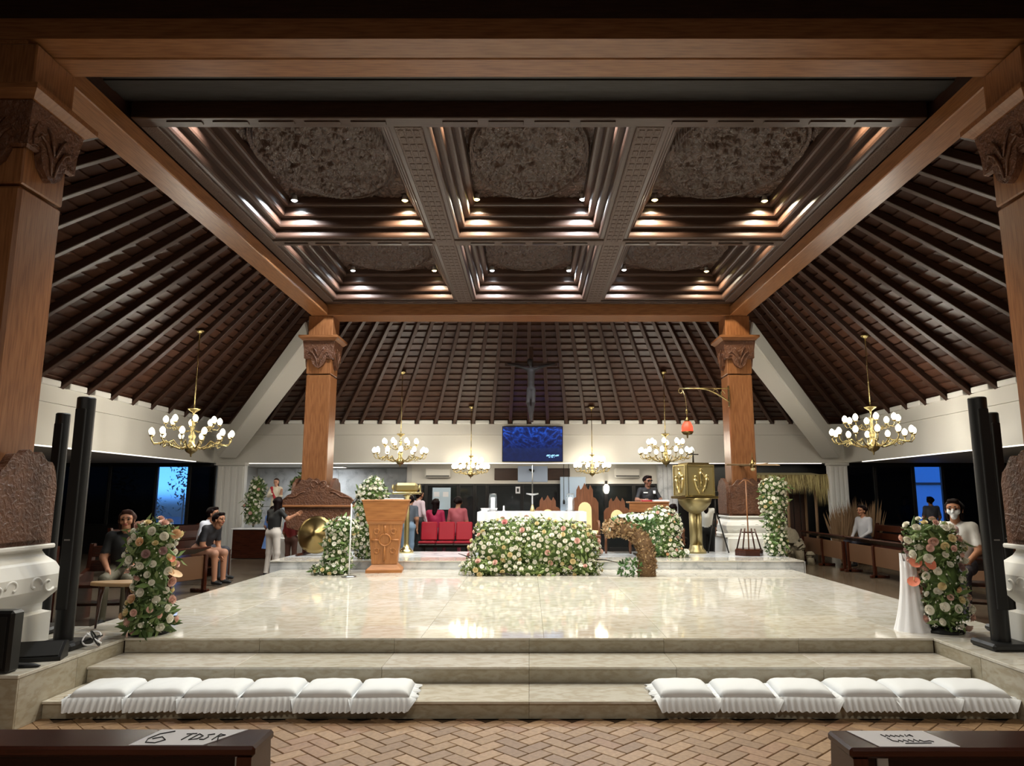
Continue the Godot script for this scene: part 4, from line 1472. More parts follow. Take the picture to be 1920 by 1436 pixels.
	# hair
	var hair: Color = o.get("hair", lin(0.05, 0.045, 0.045))
	var ha := acc_new()
	var hr := [[hp.call(0, 0.045, -0.04), hp.call(0, 0.055, -0.004), 0.085 * sc, 0.08 * sc, hair], [hp.call(-0.05, 0.03, -0.05), hp.call(0.05, 0.03, -0.05), 0.055 * sc, 0.055 * sc, hair], [hp.call(-0.03, 0.1, 0.05), hp.call(0.04, 0.1, 0.05), 0.03 * sc, 0.03 * sc, hair]]
	for q in [-1.0, 1.0]: hr.append([hp.call(q * 0.066, 0.05, 0.01), hp.call(q * 0.072, -0.1 if o.get("long", false) else -0.015, -0.02), 0.028 * sc, 0.022 * sc, hair])
	if o.get("long", false):
		hr.append([hp.call(0, 0.02, -0.06), hp.call(0, -0.2, -0.085), 0.07 * sc, 0.06 * sc, hair])
		hr.append([hp.call(0, -0.2, -0.085), hp.call(0, -0.34, -0.09), 0.06 * sc, 0.035 * sc, hair])
	elif o.get("bun", false):
		hr.append([hp.call(0, 0.02, -0.1), hp.call(0, 0.0, -0.11), 0.045 * sc, 0.04 * sc, hair])
	else:
		hr.append([hp.call(0, 0.0, -0.05), hp.call(0, -0.05, -0.055), 0.06 * sc, 0.045 * sc, hair])
	body_add(ha, hr, 0.011, 0.02)
	inst("hair", acc_mesh(ha), M.hair, t)
	if o.has("skirt"):
		var st := S(true)
		var L: float = o.skirt[1]
		sheet(st, 36, 8, func(u, v):
			var w: float = u * TAU
			var r: float = lerpf(0.15, o.skirt[2], v) + 0.012 * sin(w * 8.0) * v
			return (hip + Vector3(cos(w) * r, 0.14 - v * L, sin(w) * r * 0.8)) * sc, Vector3.UP)
		obj("skirt", st, mat(o.skirt[0], 0.8), t)
	return t

# ---------- furnishings
func arc(n: int, f: Callable) -> Array:
	var a := []
	for k in n + 1: a.append(f.call(k / float(n)))
	return a

var _arm: ArrayMesh
var _bulbm: ArrayMesh
var _cup: ArrayMesh
func chandelier(at: Vector3, rod: float, r: float, label: String, e: float, group := "brass chandeliers"):
	var t = thing("chandelier", label, "chandelier", at, 0.0, group)
	var k := r / 0.72
	var st := S(true)
	tube(st, [Vector3(0, 0.42 * k, 0), Vector3(0, rod, 0)], 0.012, 6)
	obj("rod", st, M.brass, t)
	st = S(true)
	lathe(st, [Vector2(0.0, rod), Vector2(0.09, rod), Vector2(0.08, rod - 0.03), Vector2(0.02, rod - 0.07), Vector2(0, rod - 0.07)], 14)
	obj("ceiling_rose", st, M.brass, t)
	st = S(true)
	lathe(st, [Vector2(0.0, -0.36), Vector2(0.012, -0.35), Vector2(0.02, -0.3), Vector2(0.09, -0.26), Vector2(0.13, -0.2), Vector2(0.12, -0.15), Vector2(0.06, -0.1), Vector2(0.05, -0.02), Vector2(0.07, 0.04), Vector2(0.03, 0.12), Vector2(0.025, 0.3), Vector2(0.05, 0.36), Vector2(0.015, 0.4), Vector2(0.02, 0.5), Vector2(0.11, 0.56), Vector2(0.12, 0.58), Vector2(0.01, 0.6), Vector2(0, 0.6)].map(func(p): return p * k), 16)
	obj("body", st, M.brass, t)
	if not _bulbm:
		st = S(true)
		lathe(st, [Vector2(0.0, 0.0), Vector2(0.03, 0.008), Vector2(0.052, 0.05), Vector2(0.05, 0.085), Vector2(0.026, 0.125), Vector2(0.0, 0.14)], 10)
		_bulbm = fin(st)
		st = S(true)
		lathe(st, [Vector2(0.0, -0.03), Vector2(0.02, -0.02), Vector2(0.05, 0.0), Vector2(0.045, 0.005), Vector2(0.0, 0.004)], 10)
		_cup = fin(st)
		st = S(true)
		tube(st, [Vector3(0.1, -0.16, 0), Vector3(0.22, -0.2, 0), Vector3(0.36, -0.15, 0), Vector3(0.46, -0.06, 0), Vector3(0.56, -0.11, 0), Vector3(0.67, -0.12, 0), Vector3(0.72, -0.05, 0), Vector3(0.72, 0.02, 0)], [0.016, 0.014, 0.013, 0.012, 0.012, 0.012, 0.012, 0.012], 6)
		var curl := arc(10, func(u): return Vector3(0.5 + cos(u * 5.5) * 0.06 * (1 - u * 0.6), -0.14 + sin(u * 5.5) * 0.06 * (1 - u * 0.6), 0))
		tube(st, curl, 0.008, 5)
		_arm = fin(st)
	for tier in 2:
		var n: int = [12, 8][tier]
		var f: float = [1.0, 0.66][tier] * k
		for j in n:
			var w := TAU * (j + tier * 0.4) / n + 0.2
			var X := Transform3D(Basis(Vector3.UP, w).scaled(Vector3.ONE * f), Vector3(0, 0.26 * k * tier, 0))
			var a = inst("arm", _arm, M.brass, t, X)
			var tip := X * Vector3(0.72, 0.03, 0)
			var I := Transform3D(Basis.from_scale(Vector3.ONE / f), Vector3(0.72, 0.03, 0))
			inst("cup", _cup, M.brass, a, I)
			inst("bulb", _bulbm, M.bulb, t, Transform3D(Basis(), tip + Vector3(0, 0.008, 0)))
			if (j + tier * 2) % 4 == 0: lamp(at + tip + Vector3(0, 0.07, 0), e * 2.0, Color(1.0, 0.97, 0.91), 0.04)
	return t

func pew(at: Vector3, turn: float, L: float, label: String):   # a bench that faces +z
	var t = thing("pew", label, "pew", at, turn)
	var st := S()
	box(st, Vector3(0, 0.43, 0.04), Vector3(L - 0.08, 0.04, 0.42), 0.008)
	obj("seat", st, local(M.pew_x), t)
	for y in [0.64, 0.82]:
		st = S()
		box(st, Vector3(0, y, -0.2), Vector3(L - 0.08, 0.14, 0.03), 0.006, Basis(Vector3.RIGHT, -0.1))
		obj("back_board", st, local(M.pew_x), t)
	st = S()
	box(st, Vector3(0, 0.2, 0.0), Vector3(L - 0.08, 0.03, 0.3), 0.006)
	obj("shelf", st, local(M.pew_x), t)
	for s in [-1.0, 1.0]:
		st = S()
		prism(st, PackedVector2Array([Vector2(-0.26, 0), Vector2(0.25, 0), Vector2(0.25, 0.5), Vector2(0.02, 0.56), Vector2(-0.14, 0.62), Vector2(-0.2, 0.92), Vector2(-0.27, 0.92)]), -0.025, 0.025, Transform3D(Basis(Vector3(0, 0, 1), Vector3.UP, Vector3(-1, 0, 0)), Vector3(s * (L / 2 - 0.025), 0, 0)), 0.005)
		obj("end_panel", st, local(M.pew_y), t)
	return t

func desk(at: Vector3, turn: float, L: float, label: String, group := ""):   # a pew front with a sloping top
	var t = thing("pew_desk", label, "desk", at, turn, group)
	var st := S()
	box(st, Vector3(0, 0.66, 0.05), Vector3(L, 0.03, 0.36), 0.006, Basis(Vector3.RIGHT, -0.3))
	obj("sloping_top", st, local(M.pew_x), t)
	st = S()
	box(st, Vector3(0, 0.4, 0.16), Vector3(L - 0.1, 0.36, 0.025), 0.004)
	obj("front_panel", st, mat(Color(0.36, 0.25, 0.17), 0.4), t)
	for x in [-L / 2 + 0.06, 0.0, L / 2 - 0.06]:
		st = S()
		box(st, Vector3(x, 0.3, 0.18), Vector3(0.06, 0.6, 0.06), 0.006)
		box(st, Vector3(x, 0.03, 0.1), Vector3(0.06, 0.06, 0.36), 0.01)
		obj("leg", st, local(M.pew_y), t)
	return t

func front_pew(x0: float, x1: float, label: String, d: float):
	var t = thing("front_pew", label, "pew", V((x0 + x1) / 2, 0, d))
	var L := x1 - x0
	var st := S()
	box(st, Vector3(0, 0.803, 0), Vector3(L, 0.034, 0.19), 0.009)
	obj("top_board", st, M.pew_x, t)
	st = S()
	box(st, Vector3(0, 0.42, 0.02), Vector3(L - 0.12, 0.73, 0.03), 0.004)
	obj("back_panel", st, M.pew_x, t)
	for s in [-1.0, 1.0]:
		st = S()
		prism(st, PackedVector2Array([Vector2(-0.1, 0), Vector2(0.42, 0), Vector2(0.42, 0.46), Vector2(0.12, 0.5), Vector2(0.09, 0.785), Vector2(-0.09, 0.785)]), -0.025, 0.025, Transform3D(Basis(Vector3(0, 0, -1), Vector3.UP, Vector3(1, 0, 0)), Vector3(s * (L / 2 - 0.035), 0, 0)), 0.005)
		obj("end_panel", st, M.pew_y, t)
	st = S()
	box(st, Vector3(0, 0.43, -0.22), Vector3(L - 0.12, 0.035, 0.4), 0.008)
	obj("seat", st, M.pew_x, t)
	return t

func strokes(t, lines: Array, X: Transform3D, w := 0.0022):
	for l in lines:
		var st := S()
		var pts := []
		for p in l: pts.append(X * Vector3(p[0], 0.0, -p[1]))
		tube(st, pts, w, 5)
		obj("pen_stroke", st, M.ink, t)

var _pad: ArrayMesh
var _ruf: ArrayMesh
func cushion(at: Vector3, turn: float):
	if not _pad:
		var st := S(true)
		for side in [1.0, -1.0]:
			sheet(st, 16, 16, func(u, v):
				var x: float = u * 2.0 - 1.0
				var z: float = v * 2.0 - 1.0
				var e := (1.0 - pow(absf(x), 5.0)) * (1.0 - pow(absf(z), 5.0))
				return Vector3(x * 0.185, 0.03 + side * (0.05 if side > 0 else 0.028) * pow(maxf(e, 0.0), 0.4) + 0.002 * sin(x * 9.0 + z * 5.0) * e, z * 0.19), Vector3(0, side, 0))
		_pad = fin(st)
		st = S(true)
		sheet(st, 288, 4, func(u, v):
			var w: float = u * 4.0
			var q := int(w) % 4
			var f: float = (w - int(w)) * 2.0 - 1.0
			var p: Vector2 = [Vector2(f, 1), Vector2(1, -f), Vector2(-f, -1), Vector2(-1, f)][q] * Vector2(0.18, 0.185)
			var o: Vector2 = [Vector2(0, 1), Vector2(1, 0), Vector2(0, -1), Vector2(-1, 0)][q]
			o += p * 1.6
			var ph: float = u * TAU * 36.0 + 0.9 * sin(u * TAU * 5.0)
			var front: float = 1.0 if q == 0 else 0.0
			var out: float = v * (0.055 if q == 0 else 0.05) + v * 0.011 * sin(ph)
			var drop: float = pow(v, 1.8) * 0.088 * (0.84 + 0.16 * sqrt(absf(sin(ph * 0.5))))
			return Vector3(p.x + o.normalized().x * out, 0.03 - front * drop - (1.0 - front) * v * 0.016 + (1.0 - front) * v * 0.009 * sin(ph * 0.7), p.y + o.normalized().y * out), Vector3.UP)
		_ruf = fin(st)
	var t = thing("kneeling_cushion", "white ruffled kneeling cushion lying on the lowest marble step", "cushion", at, turn, "kneeling cushions on the lowest step")
	inst("pad", _pad, M.cushion, t, Transform3D(Basis.from_scale(Vector3(1.12, 1.1, 1.1)), Vector3.ZERO))
	inst("ruffle", _ruf, M.cushion, t, Transform3D(Basis.from_scale(Vector3(1.12, 1.1, 1.1)), Vector3.ZERO))

func line_speaker(at: Vector3, h: float, w: float, label: String):
	var t = thing("column_loudspeaker", label, "loudspeaker", at)
	var st := S()
	box(st, Vector3(0, 0.03, 0), Vector3(0.34, 0.06, 0.34), 0.02)
	obj("base", st, M.black, t)
	st = S(true)
	lathe(st, [Vector2(0, 0.06), Vector2(w / 2, 0.06), Vector2(w / 2, h - 0.01), Vector2(w / 2 - 0.01, h), Vector2(0, h)], 16, Vector3.ZERO, Basis(), true)
	obj("cabinet", st, M.black, t)
	st = S()
	box(st, Vector3(0, h * 0.55, w / 2 - 0.012), Vector3(w * 0.6, h * 0.8, 0.03), 0.005)
	obj("grille", st, M.black_matt, t)
	st = S()
	box(st, Vector3(0, h * 0.42, w / 2 + 0.004), Vector3(0.05, 0.012, 0.004))
	obj("badge", st, M.steel, t)
	return t

func throne(at: Vector3, turn: float, h: float, label: String):
	var t = thing("carved_chair", label, "chair", at, turn)
	var w := 0.27
	var st := S()
	var o := PackedVector2Array([Vector2(-w, 0.4), Vector2(-w, h * 0.72), Vector2(-w + 0.05, h * 0.78), Vector2(-w * 0.62, h * 0.8), Vector2(-w * 0.6, h * 0.9), Vector2(-w * 0.42, h * 0.97), Vector2(-w * 0.3, h * 0.9), Vector2(-w * 0.16, h * 0.93), Vector2(0, h), Vector2(w * 0.16, h * 0.93), Vector2(w * 0.3, h * 0.9), Vector2(w * 0.42, h * 0.97), Vector2(w * 0.6, h * 0.9), Vector2(w * 0.62, h * 0.8), Vector2(w - 0.05, h * 0.78), Vector2(w, h * 0.72), Vector2(w, 0.4)])
	prism(st, o, -0.26, -0.21, Transform3D(), 0.01)
	obj("carved_back", st, M.throne, t)
	st = S()
	var c := PackedVector2Array([Vector2(-0.13, 0.46), Vector2(0.13, 0.46), Vector2(0.13, h * 0.62)])
	for k in 9: c.append(Vector2(cos(PI * k / 8.0) * 0.13, h * 0.62 + sin(PI * k / 8.0) * 0.15))
	prism(st, c, -0.215, -0.17, Transform3D(), 0.012)
	obj("padded_back", st, M.cream, t)
	st = S(true)
	lathe(st, [Vector2(0, 0.38), Vector2(0.27, 0.38), Vector2(0.29, 0.42), Vector2(0.26, 0.46), Vector2(0, 0.47)], 24, Vector3.ZERO, Basis(), false, 1.0, 0.85)
	obj("seat_cushion", st, M.cream, t)
	st = S()
	box(st, Vector3(0, 0.35, 0), Vector3(0.54, 0.07, 0.48), 0.01)
	obj("seat_frame", st, M.throne, t)
	for x in [-0.24, 0.24]:
		for z in [-0.22, 0.2]:
			st = S(true)
			tube(st, [Vector3(x, 0, z), Vector3(x, 0.1, z), Vector3(x, 0.22, z), Vector3(x, 0.34, z)], [0.02, 0.028, 0.022, 0.03], 8)
			obj("leg", st, M.throne, t)
		st = S(true)
		tube(st, [Vector3(x, 0.35, 0.2), Vector3(x, 0.6, 0.19), Vector3(x, 0.64, 0.1), Vector3(x, 0.63, -0.22)], [0.022, 0.022, 0.026, 0.024], 8)
		obj("arm", st, M.throne, t)
	return t

func build_things():
	var st
	var t
	# chandeliers: two over the aisles, two before the rear roof, two small ones over the partition
	chandelier(V(-6.7, 2.78, 14.1), 2.2, 0.74, "large brass chandelier hanging over the pond-side aisle", 0.27)
	chandelier(V(6.83, 2.82, 14.1), 2.06, 0.74, "large brass chandelier hanging over the street-side aisle", 0.27)
	chandelier(V(-3.22, 2.68, 17.8), 2.1, 0.64, "brass chandelier between the television and the carved pediment's column", 0.18)
	chandelier(V(3.42, 2.68, 17.8), 2.1, 0.64, "brass chandelier behind the hanging red lamp", 0.18)
	chandelier(V(-1.55, 2.34, 19.0), 1.7, 0.46, "small brass chandelier over the red waiting seats", 0.06)
	chandelier(V(1.68, 2.37, 19.0), 1.66, 0.46, "small brass chandelier over the tall carved throne", 0.06)
	# television
	t = thing("television", "wide television glowing blue on the cream band", "television", V(0.095, 2.58, 19.4))
	st = S()
	box(st, Vector3(0, 0.475, 0.0), Vector3(1.66, 0.97, 0.06), 0.01)
	obj("casing", st, M.black, t)
	st = S()
	box(st, Vector3(0, 0.47, -0.045), Vector3(0.4, 0.3, 0.05), 0.004)
	obj("wall_mount", st, M.iron, t)
	st = S()
	var img := Image.create(256, 144, false, Image.FORMAT_RGB8)
	var n1 := noise(91, 0.03, 4, FastNoiseLite.TYPE_SIMPLEX_SMOOTH, 20.0, true)
	for y in 144:
		for x in 256:
			var q := clampf(n1.get_noise_2d(x * 0.8, y * 1.1 + absf(x - 128.0) * 0.25) * 0.5 + 0.5, 0.0, 1.0)
			var low := y / 143.0
			var c := Color(0.02, 0.05, 0.2).lerp(Color(0.16, 0.42, 0.95), pow(q, 2.6) * clampf(1.15 - low * 1.3, 0.12, 1.0))
			if low > 0.62: c = c.lerp(Color(0.14, 0.18, 0.32), 0.45)
			if y > 116 and y < 124 and x > 186 and x < 242 and (x / 5 + y / 3) % 4 != 0: c = Color(0.62, 0.85, 0.98)
			if y > 124 and y < 130 and x > 196 and x < 222 and (x / 4) % 3 != 0: c = Color(0.55, 0.75, 0.92)
			img.set_pixel(x, y, c)
	var sm := mat(Color(0.02, 0.02, 0.02), 0.2)
	sm.emission_enabled = true
	sm.emission = Color.BLACK
	sm.emission_texture = ImageTexture.create_from_image(img)
	sm.emission_energy_multiplier = 1.3
	var qm := QuadMesh.new()
	qm.size = Vector2(1.62, 0.93)
	inst("screen", qm, sm, t, Transform3D(Basis(), Vector3(0, 0.475, 0.032)))
	panel_light(V(0.095, 3.05, 19.34), Vector2(1.6, 0.9), 0.15, Color(0.3, 0.5, 1.0), Vector3(0, 180, 0))
	# crucifix hung before the rear roof
	t = thing("crucifix", "dark crucifix with a slender carved figure hanging before the rear roof", "crucifix", V(0.05, 3.36, 16.5))
	st = S()
	box(st, Vector3(0, 0.9, -0.05), Vector3(0.1, 1.8, 0.06), 0.008)
	obj("upright", st, M.dark_y, t)
	st = S()
	box(st, Vector3(0, 1.37, -0.05), Vector3(1.24, 0.09, 0.06), 0.008)
	obj("crossbar", st, M.dark_x, t)
	st = S(true)
	for x in [-0.4, 0.4]: tube(st, [Vector3(x, 1.4, -0.05), Vector3(x * 0.5, 3.1, -0.05)], 0.004, 4)
	obj("hanging_wires", st, M.iron, t)
	var bz := lin(0.12, 0.1, 0.09)
	var acc := acc_new()
	body_add(acc, [[Vector3(0, 0.78, 0.05), Vector3(0, 0.9, 0.05), 0.07, 0.07, bz], [Vector3(0, 0.9, 0.05), Vector3(0, 1.18, 0.06), 0.065, 0.095, bz], [Vector3(-0.1, 1.24, 0.05), Vector3(0.1, 1.24, 0.05), 0.045, 0.045, bz], [Vector3(-0.12, 1.25, 0.05), Vector3(-0.33, 1.33, 0.02), 0.036, 0.03, bz], [Vector3(-0.33, 1.33, 0.02), Vector3(-0.55, 1.38, 0.0), 0.03, 0.022, bz], [Vector3(0.12, 1.25, 0.05), Vector3(0.33, 1.33, 0.02), 0.036, 0.03, bz], [Vector3(0.33, 1.33, 0.02), Vector3(0.55, 1.38, 0.0), 0.03, 0.022, bz], [Vector3(0, 1.27, 0.06), Vector3(-0.02, 1.36, 0.08), 0.035, 0.035, bz], [Vector3(-0.03, 1.4, 0.08), Vector3(-0.03, 1.44, 0.07), 0.06, 0.062, bz], [Vector3(-0.045, 0.76, 0.05), Vector3(-0.07, 0.45, 0.09), 0.062, 0.045, bz], [Vector3(-0.07, 0.45, 0.09), Vector3(-0.01, 0.12, 0.03), 0.042, 0.03, bz], [Vector3(0.045, 0.76, 0.05), Vector3(0.05, 0.45, 0.1), 0.062, 0.045, bz], [Vector3(0.05, 0.45, 0.1), Vector3(0.01, 0.12, 0.05), 0.042, 0.03, bz], [Vector3(0, 0.12, 0.05), Vector3(0.0, 0.02, 0.07), 0.03, 0.022, bz]], 0.014, 0.03)
	inst("figure", acc_mesh(acc), M.skin, t)
	# lamp bracket and hanging red sanctuary lamp
	t = thing("lamp_bracket", "brass scroll bracket reaching out from the street-side rear column", "bracket", V(4.36, 3.6, 15.3))
	st = S(true)
	tube(st, [Vector3(0, 0.37, 0), Vector3(-1.08, 0.37, 0)], 0.014, 6)
	tube(st, arc(12, func(u): return Vector3(-u * 0.62, 0.07 + 0.29 * sin(u * PI / 2), 0)), 0.016, 6)
	tube(st, arc(12, func(u): return Vector3(-1.05 + cos(u * 5.2 + 1.6) * 0.06 * (1 - u * 0.5), 0.31 + sin(u * 5.2 + 1.6) * 0.06 * (1 - u * 0.5), 0)), 0.01, 6)
	tube(st, arc(12, func(u): return Vector3(-0.3 + cos(u * 5.2) * 0.05 * (1 - u * 0.5), 0.3 + sin(u * 5.2) * 0.05, 0)), 0.008, 6)
	tube(st, arc(12, func(u): return Vector3(-0.14 + cos(u * 5.2) * 0.05 * (1 - u * 0.5), 0.25 + sin(u * 5.2) * 0.06, 0)), 0.008, 6)
	obj("scroll_arm", st, M.brass, t)
	st = S()
	box(st, Vector3(-0.01, 0.2, 0), Vector3(0.02, 0.46, 0.08), 0.004)
	obj("wall_plate", st, M.brass, t)
	t = thing("sanctuary_lamp", "red glass sanctuary lamp hanging on a cord from the bracket", "lamp", V(3.42, 2.88, 15.3))
	st = S(true)
	tube(st, [Vector3(-0.08, 1.08, 0), Vector3(-0.02, 0.9, 0), Vector3(0, 0.66, 0), Vector3(0, 0.42, 0)], 0.008, 5)
	obj("cord", st, M.brass, t)
	st = S(true)
	ball(st, Vector3(0, 0.58, 0), Vector3(0.03, 0.06, 0.03), 8)
	lathe(st, [Vector2(0, 0.46), Vector2(0.03, 0.45), Vector2(0.05, 0.4), Vector2(0.06, 0.36), Vector2(0, 0.36)], 12)
	obj("cap", st, M.bronze, t)
	st = S(true)
	lathe(st, [Vector2(0, 0.12), Vector2(0.09, 0.12), Vector2(0.125, 0.16), Vector2(0.12, 0.26), Vector2(0.07, 0.36), Vector2(0, 0.36)], 16)
	var rg := glow(Color(0.95, 0.3, 0.2), 1.1)
	obj("red_glass", st, rg, t)
	st = S(true)
	lathe(st, [Vector2(0, 0.0), Vector2(0.015, 0.01), Vector2(0.02, 0.07), Vector2(0.1, 0.09), Vector2(0.132, 0.13), Vector2(0.128, 0.15), Vector2(0.09, 0.125), Vector2(0, 0.12)], 16)
	obj("cup", st, M.bronze, t)
	lamp(V(3.42, 3.1, 15.3), 0.12, Color(1.0, 0.35, 0.2), 0.05)
	# fan on the column
	t = thing("column_fan", "small pale-bladed fan fixed on the front of the bracket column", "fan", V(4.64, 2.2, 15.06))
	st = S(true)
	tube(st, [Vector3(0, 0.18, 0.26), Vector3(0, 0.34, 0.24)], [0.012, 0.006], 6)
	lathe(st, [Vector2(0, 0.02), Vector2(0.05, 0.03), Vector2(0.07, 0.08), Vector2(0.05, 0.15), Vector2(0.02, 0.2), Vector2(0, 0.2)], 12, Vector3(0, 0, 0.26))
	obj("motor", st, M.bronze, t)
	st = S()
	box(st, Vector3(0, 0.1, 0.13), Vector3(0.05, 0.05, 0.22), 0.006)
	obj("bracket", st, M.iron, t)
	for k in 4:
		st = S()
		var R := Basis(Vector3.UP, 0.15 + k * PI / 2) * Basis(Vector3.RIGHT, 0.2)
		box(st, Vector3(0, 0.09, 0.26) + R * Vector3(0.33, 0, 0), Vector3(0.5, 0.012, 0.11), 0.004, R)
		obj("blade", st, mat(Color(0.62, 0.52, 0.4), 0.5), t)
	st = S(true)
	ball(st, Vector3(0, 0.0, 0.26), Vector3(0.05, 0.04, 0.05), 10)
	obj("hub_cap", st, M.cream, t)
	build_sanctuary()
	build_flowers()
	build_foreground()
	build_aisles()
	build_people()

func build_sanctuary():
	var st
	var t
	# lectern
	t = thing("lectern", "honey-coloured wooden lectern with a carved ringed cross", "lectern", V(-2.46, PLAT, 12.45), 0.12)
	var taper := func(s_, y0, y1, w0, w1, z0, z1):
		hexa2(s_, [Vector3(-w0, y0, -z0), Vector3(w0, y0, -z0), Vector3(w0, y0, z0), Vector3(-w0, y0, z0)], [Vector3(-w1, y1, -z1), Vector3(w1, y1, -z1), Vector3(w1, y1, z1), Vector3(-w1, y1, z1)])
	st = S()
	taper.call(st, 0.0, 0.05, 0.3, 0.3, 0.26, 0.26)
	taper.call(st, 0.05, 0.14, 0.29, 0.2, 0.25, 0.19)
	obj("base", st, M.honey_x, t)
	st = S()
	taper.call(st, 0.14, 0.8, 0.21, 0.275, 0.2, 0.25)
	var body = obj("body", st, M.honey_y, t)
	st = S()
	taper.call(st, 0.8, 0.85, 0.29, 0.3, 0.26, 0.27)
	obj("moulding", st, M.honey_x, t)
	st = S()
	taper.call(st, 0.85, 1.18, 0.31, 0.385, 0.25, 0.28)
	obj("reading_box", st, M.honey_x, t)
	st = S()
	box(st, Vector3(0, 1.195, -0.01), Vector3(0.8, 0.03, 0.6), 0.008)
	obj("top_board", st, M.honey_x, t)
	st = S()
	box(st, Vector3(0.12, 1.222, 0.0), Vector3(0.32, 0.02, 0.24), 0.004)
	obj("paper", st, M.paper, t)
	st = S(true)
	var face := func(x, y) -> Vector3: return Vector3(x, y, 0.2 + (y - 0.14) / 0.66 * 0.05 + 0.012)
	tube(st, arc(24, func(u): return face.call(cos(u * TAU) * 0.095, 0.54 + sin(u * TAU) * 0.095)), 0.016, 6, false)
	tube(st, [face.call(0, 0.45), face.call(0, 0.2)], [0.014, 0.022], 6)
	tube(st, [face.call(0, 0.63), face.call(0, 0.78)], [0.014, 0.018], 6)
	for q in [-1.0, 1.0]: tube(st, [face.call(q * 0.09, 0.54), face.call(q * 0.23, 0.54)], [0.014, 0.018], 6)
	obj("ringed_cross", st, M.honey_z, t)
	for q in [[-0.14, 0.68], [0.14, 0.68], [-0.13, 0.36], [0.13, 0.36]]:
		st = S(true)
		for k in 3:
			tube(st, arc(9, func(u): return face.call(q[0] + cos(u * 5.0 + k * 2.0) * 0.05 * (1 - u * 0.5), q[1] + sin(u * 5.0 + k * 2.0) * 0.05 * (1 - u * 0.4)) + Vector3(0, 0, -0.008)), 0.011, 5)
		obj("carved_emblem", st, M.honey_y, t)
	# slim pole before the lectern
	t = thing("microphone_stand", "slim pale microphone stand before the white flower clusters", "stand", V(-2.86, PLAT, 11.6))
	st = S(true)
	lathe(st, [Vector2(0, 0), Vector2(0.12, 0), Vector2(0.12, 0.015), Vector2(0.014, 0.03), Vector2(0, 0.03)], 16)
	obj("base", st, M.steel, t)
	st = S(true)
	tube(st, [Vector3(0, 0.02, 0), Vector3(0, 1.15, 0)], 0.011, 8)
	obj("pole", st, M.cloth, t)
	st = S(true)
	tube(st, [Vector3(0, 1.14, 0), Vector3(0.05, 1.22, -0.1)], [0.014, 0.022], 8)
	obj("microphone", st, M.black, t)
	# brass reading stand behind
	t = thing("book_stand", "brass book stand with a rolled cradle behind the lectern", "stand", V(-2.47, DAIS, 14.6))
	st = S(true)
	lathe(st, [Vector2(0, 0), Vector2(0.15, 0), Vector2(0.15, 0.03), Vector2(0.1, 0.08), Vector2(0.06, 0.12), Vector2(0.05, 0.2), Vector2(0.055, 0.6), Vector2(0.05, 1.1), Vector2(0.1, 1.14), Vector2(0, 1.16)], 18)
	obj("column", st, M.brass, t)
	st = S()
	box(st, Vector3(0, 1.18, 0.05), Vector3(0.56, 0.04, 0.32), 0.008)
	obj("tray", st, M.brass, t)
	st = S()
	box(st, Vector3(-0.02, 1.29, 0), Vector3(0.46, 0.19, 0.22), 0.05)
	obj("cradle", st, M.gold, t)
	for x in [-0.28, 0.26]:
		st = S(true)
		tube(st, arc(12, func(u): return Vector3(x, 1.25 + sin(u * 4.5) * 0.09, 0.1 + cos(u * 4.5) * 0.08)), 0.018, 6)
		obj("scroll_end", st, M.gold, t)
	# altar with its cloth and vessels
	t = thing("altar", "broad stone altar behind the bank of roses", "altar", V(0.05, DAIS, 13.15))
	st = S()
	box(st, Vector3(0, 0.4, 0), Vector3(1.6, 0.8, 0.62), 0.02)
	obj("body", st, M.white_marble, t)
	st = S()
	box(st, Vector3(0, 0.815, 0), Vector3(1.88, 0.03, 0.8), 0.006)
	obj("table_top", st, M.white_marble, t)
	t = thing("altar_cloth", "white cloth spread over the altar", "cloth", V(0.05, DAIS + 0.831, 13.15))
	st = S()
	box(st, Vector3(0, 0.006, 0), Vector3(1.93, 0.012, 0.85), 0.004)
	obj("cloth_top", st, M.cloth, t)
	st = S(true)
	sheet(st, 120, 4, func(u, v): return Vector3((u - 0.5) * 1.93, 0.004 - v * 0.15, 0.425 + 0.012 * sin(u * 60.0) * v + 0.012 * v), Vector3(0, 0, 1))
	for s in [-1.0, 1.0]:
		sheet(st, 40, 4, func(u, v): return Vector3(s * (0.965 + 0.01 * sin(u * 30.0) * v), 0.004 - v * 0.2, (u - 0.5) * 0.85), Vector3(s, 0, 0))
	obj("hanging_fall", st, M.cloth, t)
	var top := DAIS + 0.845
	for x in [-0.66, 0.75]:
		t = thing("altar_candle", "thick white candle in a glass sleeve at the altar's %s end" % ("book" if x < 0 else "throne"), "candle", V(x, top, 13.1))
		st = S(true)
		lathe(st, [Vector2(0, 0), Vector2(0.1, 0), Vector2(0.1, 0.012), Vector2(0.05, 0.03), Vector2(0, 0.03)], 16)
		obj("dish", st, M.steel, t)
		st = S(true)
		lathe(st, [Vector2(0, 0.03), Vector2(0.038, 0.03), Vector2(0.038, 0.25), Vector2(0, 0.255)], 14, Vector3.ZERO, Basis(), true)
		obj("candle", st, M.cloth, t)
		st = S(true)
		lathe(st, [Vector2(0.07, 0.03), Vector2(0.075, 0.16), Vector2(0.068, 0.27), Vector2(0.058, 0.31)], 18)
		obj("glass_sleeve", st, M.clear, t)
		st = S(true)
		lathe(st, [Vector2(0.058, 0.305), Vector2(0.064, 0.31), Vector2(0.058, 0.318)], 18)
		obj("rim", st, M.steel, t)
	t = thing("altar_book", "thick white book lying beside the altar candle", "book", V(-0.74, top, 13.37))
	st = S()
	box(st, Vector3(0, 0.022, 0), Vector3(0.28, 0.044, 0.3), 0.006)
	obj("pages", st, M.paper, t)
	st = S()
	box(st, Vector3(0, 0.048, 0), Vector3(0.3, 0.006, 0.32), 0.002)
	obj("cover", st, M.cloth, t)
